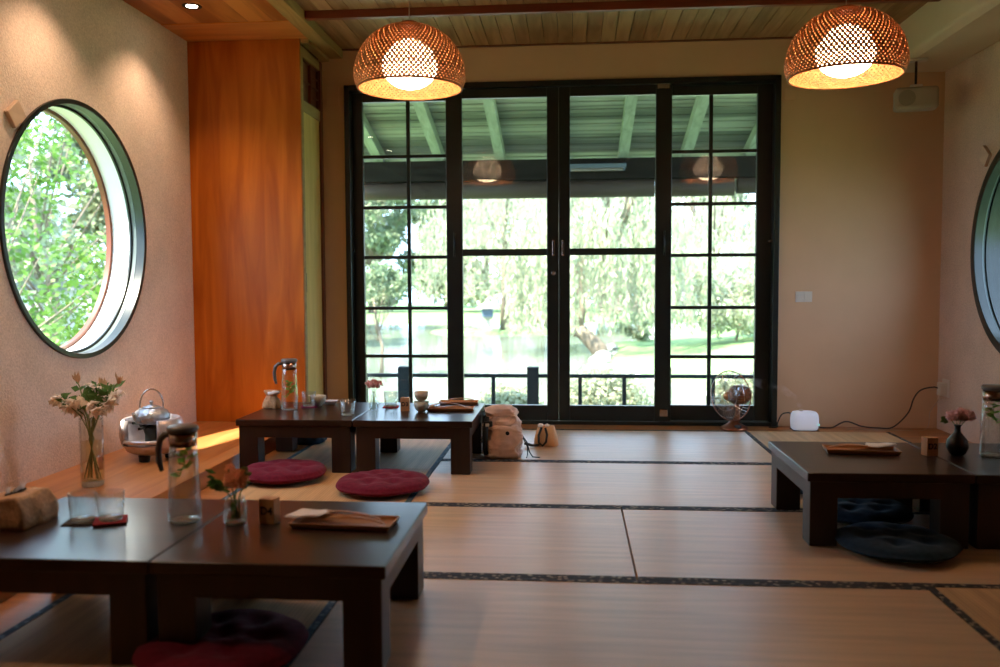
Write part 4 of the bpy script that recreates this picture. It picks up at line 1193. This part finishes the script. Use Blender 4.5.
# ================================================================== PORCH
struct(B(-3.1, 6, YB + .151, 8.2, -.60, -.50).build('floor_porch_deck', 'porch_beam'))
py0, pz0, sl = 5.83, 2.98, .27                                    # roof underside at the wall, falling outwards
def zr(y): return pz0 - sl * (y - py0)
YE = 9.35
pr = struct(MB().build('roof_porch', 'rust_wood') if 0 else bpy.data.objects.new('roof_porch', None)); COL.objects.link(pr) if pr.name not in COL.objects else None
m = MB(); y = py0
while y < YE:
    y2 = y + .120; m.add([(x, yy, zr(yy) + dz_) for x in (-3.0, 6.5) for yy in (y, y2) for dz_ in (0, .03)], [(0, 1, 3, 2), (4, 6, 7, 5), (0, 4, 5, 1), (2, 3, 7, 6), (0, 2, 6, 4), (1, 5, 7, 3)]); y += .14
m.build('roof_boards', 'rust_wood', pr)
for xx in [(-5.5 + .60 * k) for k in range(19) if -5.5 + .6 * k > -2.9]:
    m = MB(); m.add([(xx + sx * .045, yy, zr(yy) - dz_) for sx in (-1, 1) for yy in (py0, YE - .05) for dz_ in (.11, .0)], [(0, 1, 3, 2), (4, 6, 7, 5), (0, 4, 5, 1), (2, 3, 7, 6), (0, 2, 6, 4), (1, 5, 7, 3)])
    m.build('rafter', 'rafter', pr)
yb_ = 8.55; zb_ = zr(yb_) - .11
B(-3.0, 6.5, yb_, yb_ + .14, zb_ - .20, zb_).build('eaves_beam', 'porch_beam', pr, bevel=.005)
struct(MB().add([(x, yy, zr(yy) + dz_) for x in (-3.0, 6.5) for yy in (py0, YE + .1) for dz_ in (.034, .06)], [(0, 1, 3, 2), (4, 6, 7, 5), (0, 4, 5, 1), (2, 3, 7, 6), (0, 2, 6, 4), (1, 5, 7, 3)]).build('roof_cover', 'black_soft'))
# rolled bamboo blinds under the beam
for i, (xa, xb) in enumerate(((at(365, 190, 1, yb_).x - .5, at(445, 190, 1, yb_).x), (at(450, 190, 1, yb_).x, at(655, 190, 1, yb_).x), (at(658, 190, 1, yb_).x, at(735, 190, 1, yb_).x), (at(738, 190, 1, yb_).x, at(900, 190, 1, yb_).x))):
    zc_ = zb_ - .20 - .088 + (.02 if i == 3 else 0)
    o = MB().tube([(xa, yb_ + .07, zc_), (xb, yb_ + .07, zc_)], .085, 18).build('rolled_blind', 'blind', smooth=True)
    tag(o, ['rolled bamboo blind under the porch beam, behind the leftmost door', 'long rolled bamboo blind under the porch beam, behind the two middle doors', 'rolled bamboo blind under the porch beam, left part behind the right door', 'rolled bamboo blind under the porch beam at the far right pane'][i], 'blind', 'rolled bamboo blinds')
t_ = thing('tube_light', 'unlit tube light fixture under the porch roof behind the right middle door', 'light fixture', (at(597, 166, 1, yb_ - .05).x, yb_ - .05, at(597, 167, 1, yb_ - .05).z))
B(-.28, .28, -.02, .048, -.01, .03).build('housing', 'reveal_dark', t_, bevel=.004)
MB().tube([(-.25, -.0, -.025), (.25, -.0, -.025)], .014, 10).build('tube', 'grille', t_, smooth=True)
B(-.27, -.25, -.01, .01, -.035, -.008).build('socket', 'reveal_dark', t_)
B(.25, .27, -.01, .01, -.035, -.008).build('socket', 'reveal_dark', t_)
# railing
YR = 7.8
rl = thing('porch_railing', 'low dark porch railing with wide posts beyond the glass doors', 'railing', (0, YR, -.50))
zt = at(500, 375, 1, YR).z + .50
B(-3.1, 4.2, -.025, .025, zt - .022, zt + .010).build('top_rail', 'rail', rl, bevel=.003)
B(-3.1, 4.2, -.02, .02, .08, .11).build('bottom_rail', 'rail', rl)
pitch = (at(533, 390, 1, YR).x - at(404, 390, 1, YR).x)
x0 = at(404.5, 390, 1, YR).x
for k in range(-3, 6):
    xx = x0 + k * pitch * (257 / 258)
    if -3.1 < xx < 4.2: B(xx - .052, xx + .052, -.05, .05, 0, zt + .075).build('post', 'rail', rl, bevel=.004)
    for q in (1, 2):
        xb = xx + pitch * q / 3 + (.03 if q == 1 else .03)
        if -3.1 < xb < 4.2: B(xb - .017, xb + .017, -.017, .017, .1, zt - .02).build('baluster', 'rail', rl)

# ================================================================== GARDEN
ZG = -1.05
def pond(x, y):
    """> 0 on land"""
    e1 = x - (1.9 - (y - 16) * .10 + .5 * sin(y * .5))                # right bank
    if y > 29: e1 = x - (.6 + (y - 29) * .9)
    d = max(e1, y - 47 - 1.2 * sin(x * .3), 12.2 - y + .4 * sin(x), -16 - x)
    isl = 1.9 - math.hypot((x + 2.9) / 2.0, (y - 37.5) / .9)
    return max(d, isl)
def gz(x, y):
    p = pond(x, y); base = ZG + .9 * max(0, min(1, (x - 3) / 9)) * max(0, min(1, (y - 16) / 10)) * max(0, 1 - max(0, y - 40) / 12)
    return -1.75 + (base + 1.75) * max(0, min(1, (p + .35) / .7))
m = MB(); NX, NY = 150, 170
for j in range(NY + 1):
    y = 8.2 + (90 - 8.2) * (j / NY) ** 1.6
    for i in range(NX + 1):
        x = -45 + 90 * i / NX; x = x * (.35 + .65 * abs(x) / 45) if abs(x) < 45 else x
        m.v.append((x, y, gz(x, y)))
for j in range(NY):
    for i in range(NX): a = j * (NX + 1) + i; m.f.append((a, a + 1, a + NX + 2, a + NX + 1))
struct(m.build('ground_lawn', 'lawn', smooth=True))
struct(B(-60, XL - .2, -10, 8.2, ZG - .1, ZG + .35).build('ground_left', 'lawn'))
struct(B(XR + .27, 45, -10, 8.2, ZG - .1, ZG + .35).build('ground_right', 'lawn'))
struct(B(-30, 30, 11, 52, -1.30, -1.16).build('water_pond', 'water'))


def add_leaves(m, c, rad, n, L, W, rnd, shell=.55):
    c = Vector(c)
    for _ in range(n):
        while True:
            v = Vector((rnd.uniform(-1, 1), rnd.uniform(-1, 1), rnd.uniform(-1, 1)))
            if v.length < 1: break
        v = v.normalized() * (shell + (1 - shell) * rnd.random())
        p = c + Vector((v.x * rad[0], v.y * rad[1], v.z * rad[2]))
        d = Vector((rnd.uniform(-1, 1), rnd.uniform(-1, 1), rnd.uniform(-1, .6))).normalized()
        sd = d.cross(Vector((rnd.uniform(-1, 1), rnd.uniform(-1, 1), rnd.uniform(-1, 1))))
        if sd.length < .05: continue
        m.quad_leaf(p, d, sd.normalized(), L * rnd.uniform(.7, 1.3), W)


def tree(name, label, loc, h, cr, leafmat, seed, nclump=18, nleaf=260, L=.28, trunk=.16, grp=None, low=.35):
    rnd = random.Random(seed); t = thing(name, label, 'tree' if 'shrub' not in name else 'shrub', loc, 0, grp)
    tm = MB(); cm = MB(); top = Vector((rnd.uniform(-.1, .1) * h, 0, h * .75))
    tm.tube([(0, 0, -.15), top * .35 + Vector((.04 * h, 0, 0)), top * .7, top], [trunk, trunk * .75, trunk * .5, trunk * .2], 8)
    for k in range(nclump):
        a = rnd.uniform(0, 2 * pi); z = rnd.uniform(low, 1) * h; q = cr * math.sqrt(max(.05, 1 - ((z / h - (low + 1) / 2) / ((1 - low) / 2 + .12)) ** 2)) * rnd.uniform(.35, 1)
        c = Vector((q * cos(a), q * sin(a), z)); s = cr * rnd.uniform(.26, .42)
        tm.tube([top * min(.95, max(.2, z / h * .6)), c], [trunk * .25, trunk * .06], 5)
        add_leaves(cm, c, (s, s, s * .75), nleaf, L, L * .28, rnd, .35)
    tm.build('trunk', 'bark', t, smooth=True); cm.build('foliage', leafmat, t)
    return t


def willow(label, loc, h, cr, trunk_pts, radii, seed, nst=420, grp=None):
    rnd = random.Random(seed); t = thing('willow_tree', label, 'tree', loc, 0, grp)
    tm = MB()
    for pts, rr in zip(trunk_pts, radii): tm.tube(pts, rr, 10)
    cm = MB()
    for k in range(nst):
        a = rnd.uniform(0, 2 * pi); q = cr * math.sqrt(rnd.random()); z0 = h * (1 - .35 * (q / cr) ** 2) * rnd.uniform(.8, 1)
        x, y = q * cos(a), q * sin(a); ln = rnd.uniform(.35, .75) * h * (.4 + .6 * q / cr); n = int(ln / .13); zz = z0; sw = rnd.uniform(-.05, .05)
        for j in range(n):
            zz -= .13
            if zz < h * .18: break
            x += sw * .13
            d = Vector((rnd.uniform(-.6, .6), rnd.uniform(-.6, .6), -1)).normalized(); sd = Vector((rnd.uniform(-1, 1), rnd.uniform(-1, 1), 0)).normalized()
            cm.quad_leaf(Vector((x, y, zz)), d, sd, .24, .035)
    for k in range(10):
        a = rnd.uniform(0, 2 * pi); q = cr * .6
        tm.tube([(0, 0, h * .45), (q * .5 * cos(a), q * .5 * sin(a), h * .8), (q * cos(a), q * sin(a), h * .9)], [.09, .05, .02], 6)
    tm.build('trunk', 'bark', t, smooth=True); cm.build('hanging_foliage', 'leaf_b', t)
    return t


# the leaning willow on the right bank
wl = at(607, 349, 1, 26.0); wl.z = gz(wl.x, wl.y)
tp = [[(0, 0, -.2), (-.25, 0, .45), (-.75, 0, .95), (-1.3, 0, 1.12), (-2.0, 0, 1.30), (-2.6, .2, 1.9)], [(-.85, 0, 1.0), (-.75, .1, 1.7), (-.80, .1, 2.9), (-.3, .2, 4.4), (0, 0, 5.2)]]
willow('leaning willow with a thick curved trunk on the pond bank', (wl.x, wl.y, wl.z), 6.3, 3.1, tp, [[.30, .26, .22, .18, .14, .08], [.16, .15, .13, .10, .06]], 3, 620, 'willows by the pond')
il = (-2.9, 37.3, gz(-2.9, 37.3))
willow('straight willow on the small island in the pond', il, 7.6, 3.9, [[(0, 0, -.2), (.05, 0, 1.5), (0, 0, 4.5), (0, 0, 5.5)]], [[.22, .18, .13, .06]], 4, 520, 'willows by the pond')
willow('willow on the far side of the pond, behind the right door panes', (7.0, 44, gz(7, 44)), 8.0, 4.2, [[(0, 0, -.2), (.1, 0, 2), (0, 0, 5)]], [[.22, .18, .10]], 5, 420, 'willows by the pond')
# small slim tree and bush seen through the left door
tp = at(381, 350, 1, 19.0)
tree('garden_tree', 'slim small-leaved tree seen through the leftmost door panes', (tp.x, tp.y, -1.1), 2.4, .8, 'leaf_c', 21, 12, 170, .11, .05, None, .45)
tp = at(735, 330, 1, 27.0)
tree('garden_shrub', 'multi-stemmed shrub on the lawn behind the rightmost door panes', (tp.x, tp.y, gz(tp.x, tp.y)), 2.1, 1.4, 'leaf_b', 22, 22, 200, .15, .05, None, .18)
tp = at(638, 335, 1, 30.0)
tree('garden_shrub', 'small clipped dark green shrub on the lawn right of the willow trunk', (tp.x, tp.y, gz(tp.x, tp.y) - .1), 1.0, .9, 'leaf_c', 23, 10, 120, .12, .05, None, .3)
tp = at(640, 330, 1, 36.0)
tree('garden_tree', 'pinkish-leaved tree behind the leaning willow', (tp.x, tp.y, gz(tp.x, tp.y)), 3.6, 2.2, 'leaf_p', 24, 18, 200, .2, .09, None, .4)


def bush(label, loc, rx, h, mat, seed, n=4200, L=.075):
    rnd = random.Random(seed); t = thing('garden_bush', label, 'bush', loc, 0, 'bushes below the porch')
    m = MB(); add_leaves(m, (0, 0, h * .52), (rx, rx * .9, h * .50), n, L, L * .3, rnd, .45); m.build('foliage', mat, t)
    m = MB()
    for k in range(7): a = rnd.uniform(0, 2 * pi); m.tube([(0, 0, -.08), (rx * .5 * cos(a), rx * .5 * sin(a), h * .7)], [.025, .01], 5)
    m.build('stems', 'bark', t); return t


for i, (pxx, topy, Y, rx, lb) in enumerate(((510, 384, 11.0, .45, 'round bush below the railing behind the left middle door'), (605, 366, 11.4, .62, 'larger round bush below the railing behind the right middle door'), (745, 372, 11.2, .50, 'bush below the railing behind the copper fan'))):
    q = at(pxx, topy, 1, Y); bush(lb, (q.x, Y, ZG), rx, q.z - ZG, 'leaf_b', 30 + i)
# stones along the bank
rnd = random.Random(9)
for k in range(16):
    if k == 12: continue
    y = 14.5 + k * .95; x = 1.9 - (y - 16) * .10 + .5 * sin(y * .5) + rnd.uniform(-.15, .1); s = rnd.uniform(.14, .32)
    m = MB(); m.lathe([(0, -.6), (.7, -.5), (1, 0), (.8, .5), (.35, .75), (0, .8)], 12, wob=lambda a, z: 1 + .25 * noise.noise(Vector((cos(a), sin(a), z * 1.3 + k * 3.3))))
    m.v = [(a * s, b * s * .8, c * s * .6) for a, b, c in m.v]
    o = m.build('shore_stone', 'stone', loc=(x, y, -1.12), smooth=True)
    tag(o, 'grey stone lining the pond bank before the lawn', 'stone', 'stones along the pond bank')
# stone lantern on the island
q = at(488, 329, 1, 36.5)
ln = thing('stone_lantern', 'small stone lantern with dark opening on the pond island', 'stone lantern', (q.x, q.y, gz(q.x, q.y) - .03))
MB().lathe([(.22, 0), (.22, .12), (.10, .16), (.09, .50), (.20, .55), (.20, .62)], 6).build('pedestal', 'stone', ln)
B(-.24, .24, -.24, .24, .62, .98).build('light_box', 'pane_blue', ln, bevel=.01)
MB().lathe([(.48, .98), (.44, 1.04), (.12, 1.25), (.06, 1.38), (0, 1.42)], 6).build('cap', 'stone', ln)
# long building across the pond
bd = thing('garden_building', 'long pale low building with grey roof across the pond at the right', 'building', (10.5, 51, ZG))
B(-6, 6, 0, 5, 0, 2.9).build('wall', 'pale_wall', bd)
m = MB(); m.add([(x, y, z) for x in (-6.6, 6.6) for y, z in ((-1.0, 2.85), (2.5, 4.4), (6.0, 2.85))], [(0, 1, 4, 3), (1, 2, 5, 4), (0, 3, 5, 2), (0, 2, 1), (3, 4, 5)]); m.build('roof', 'roof_t', bd)
for k in range(8):
    B(-5.4 + k * 1.45, -4.4 + k * 1.45, -.04, .01, .9, 2.3).build('window', 'shut_red' if k in (3, 4) else 'pane_blue', bd)
for k in range(9): B(-6.1 + k * 1.5, -5.98 + k * 1.5, -.9, -.78, 0, 2.9).build('veranda_post', 'pale_wall', bd)

# trees closing the view beyond the pond
TL = 'tall leafy tree in the green screen beyond the pond'
proto = [tree('park_tree', TL, (-30, 62, ZG), 11, 3.9, 'leaf_c', 40, 26, 300, .5, .3, 'trees beyond the pond', .12),
         tree('park_tree', TL, (-22.5, 64, ZG), 12, 3.9, 'leaf_b', 41, 26, 300, .5, .3, 'trees beyond the pond', .12)]
for i, (x, y) in enumerate(((-14, 60), (-6, 61), (2, 61), (10, 63.5), (18, 62), (26, 60), (34, 58), (-19, 74), (-10.5, 73), (-2.5, 73), (5.5, 74), (14, 75), (22, 73))):
    dup(proto[i % 2], (x, y, ZG), rnd.uniform(0, 6), TL, None, (.88, .88, rnd.uniform(.85, 1.1)))
# outside the left round window
LT = 'trees outside the left round window'
tree('garden_tree', 'bright green broad-leaved tree close outside the left round window', (-7.4, 10.4, ZG), 4.8, 2.0, 'leaf_a', 50, 24, 240, .11, .10, LT, .10)
tree('garden_tree', 'slender branching tree farther off, right half of the round window view', (-9.8, 15.6, ZG), 6.0, 2.6, 'leaf_c', 51, 22, 160, .18, .12, LT, .35)
big = [(-17, 22), (-11.5, 27.5), (-22, 27), (-24, 19), (-12.5, 36), (-18, 34), (-30, 24)]
LB = 'leafy garden tree in the backdrop of the left round window'
for i, (x, y) in enumerate(big): dup(proto[(i + 1) % 2], (x, y, ZG), i * 1.1, LB, 'backdrop trees of the round window', (.8, .8, .8))
q = at(92, 290, 1, 16)
gw = thing('garden_wall', 'low white garden wall with grey coping outside the left round window', 'garden wall', (q.x, 16, ZG), R(10))
B(-3, 3, -.12, .12, 0, q.z - ZG).build('wall_body', 'pale_wall', gw); B(-3.1, 3.1, -.2, .2, q.z - ZG, q.z - ZG + .16).build('coping', 'roof_t', gw)
# outside the right round window
for i, (x, y) in enumerate(((19, 26), (15, 30), (9.6, 19.5))): dup(proto[i % 2], (x, y, ZG), i, 'leafy tree outside the right round window', 'trees outside the right round window', (.55, .55, .6))
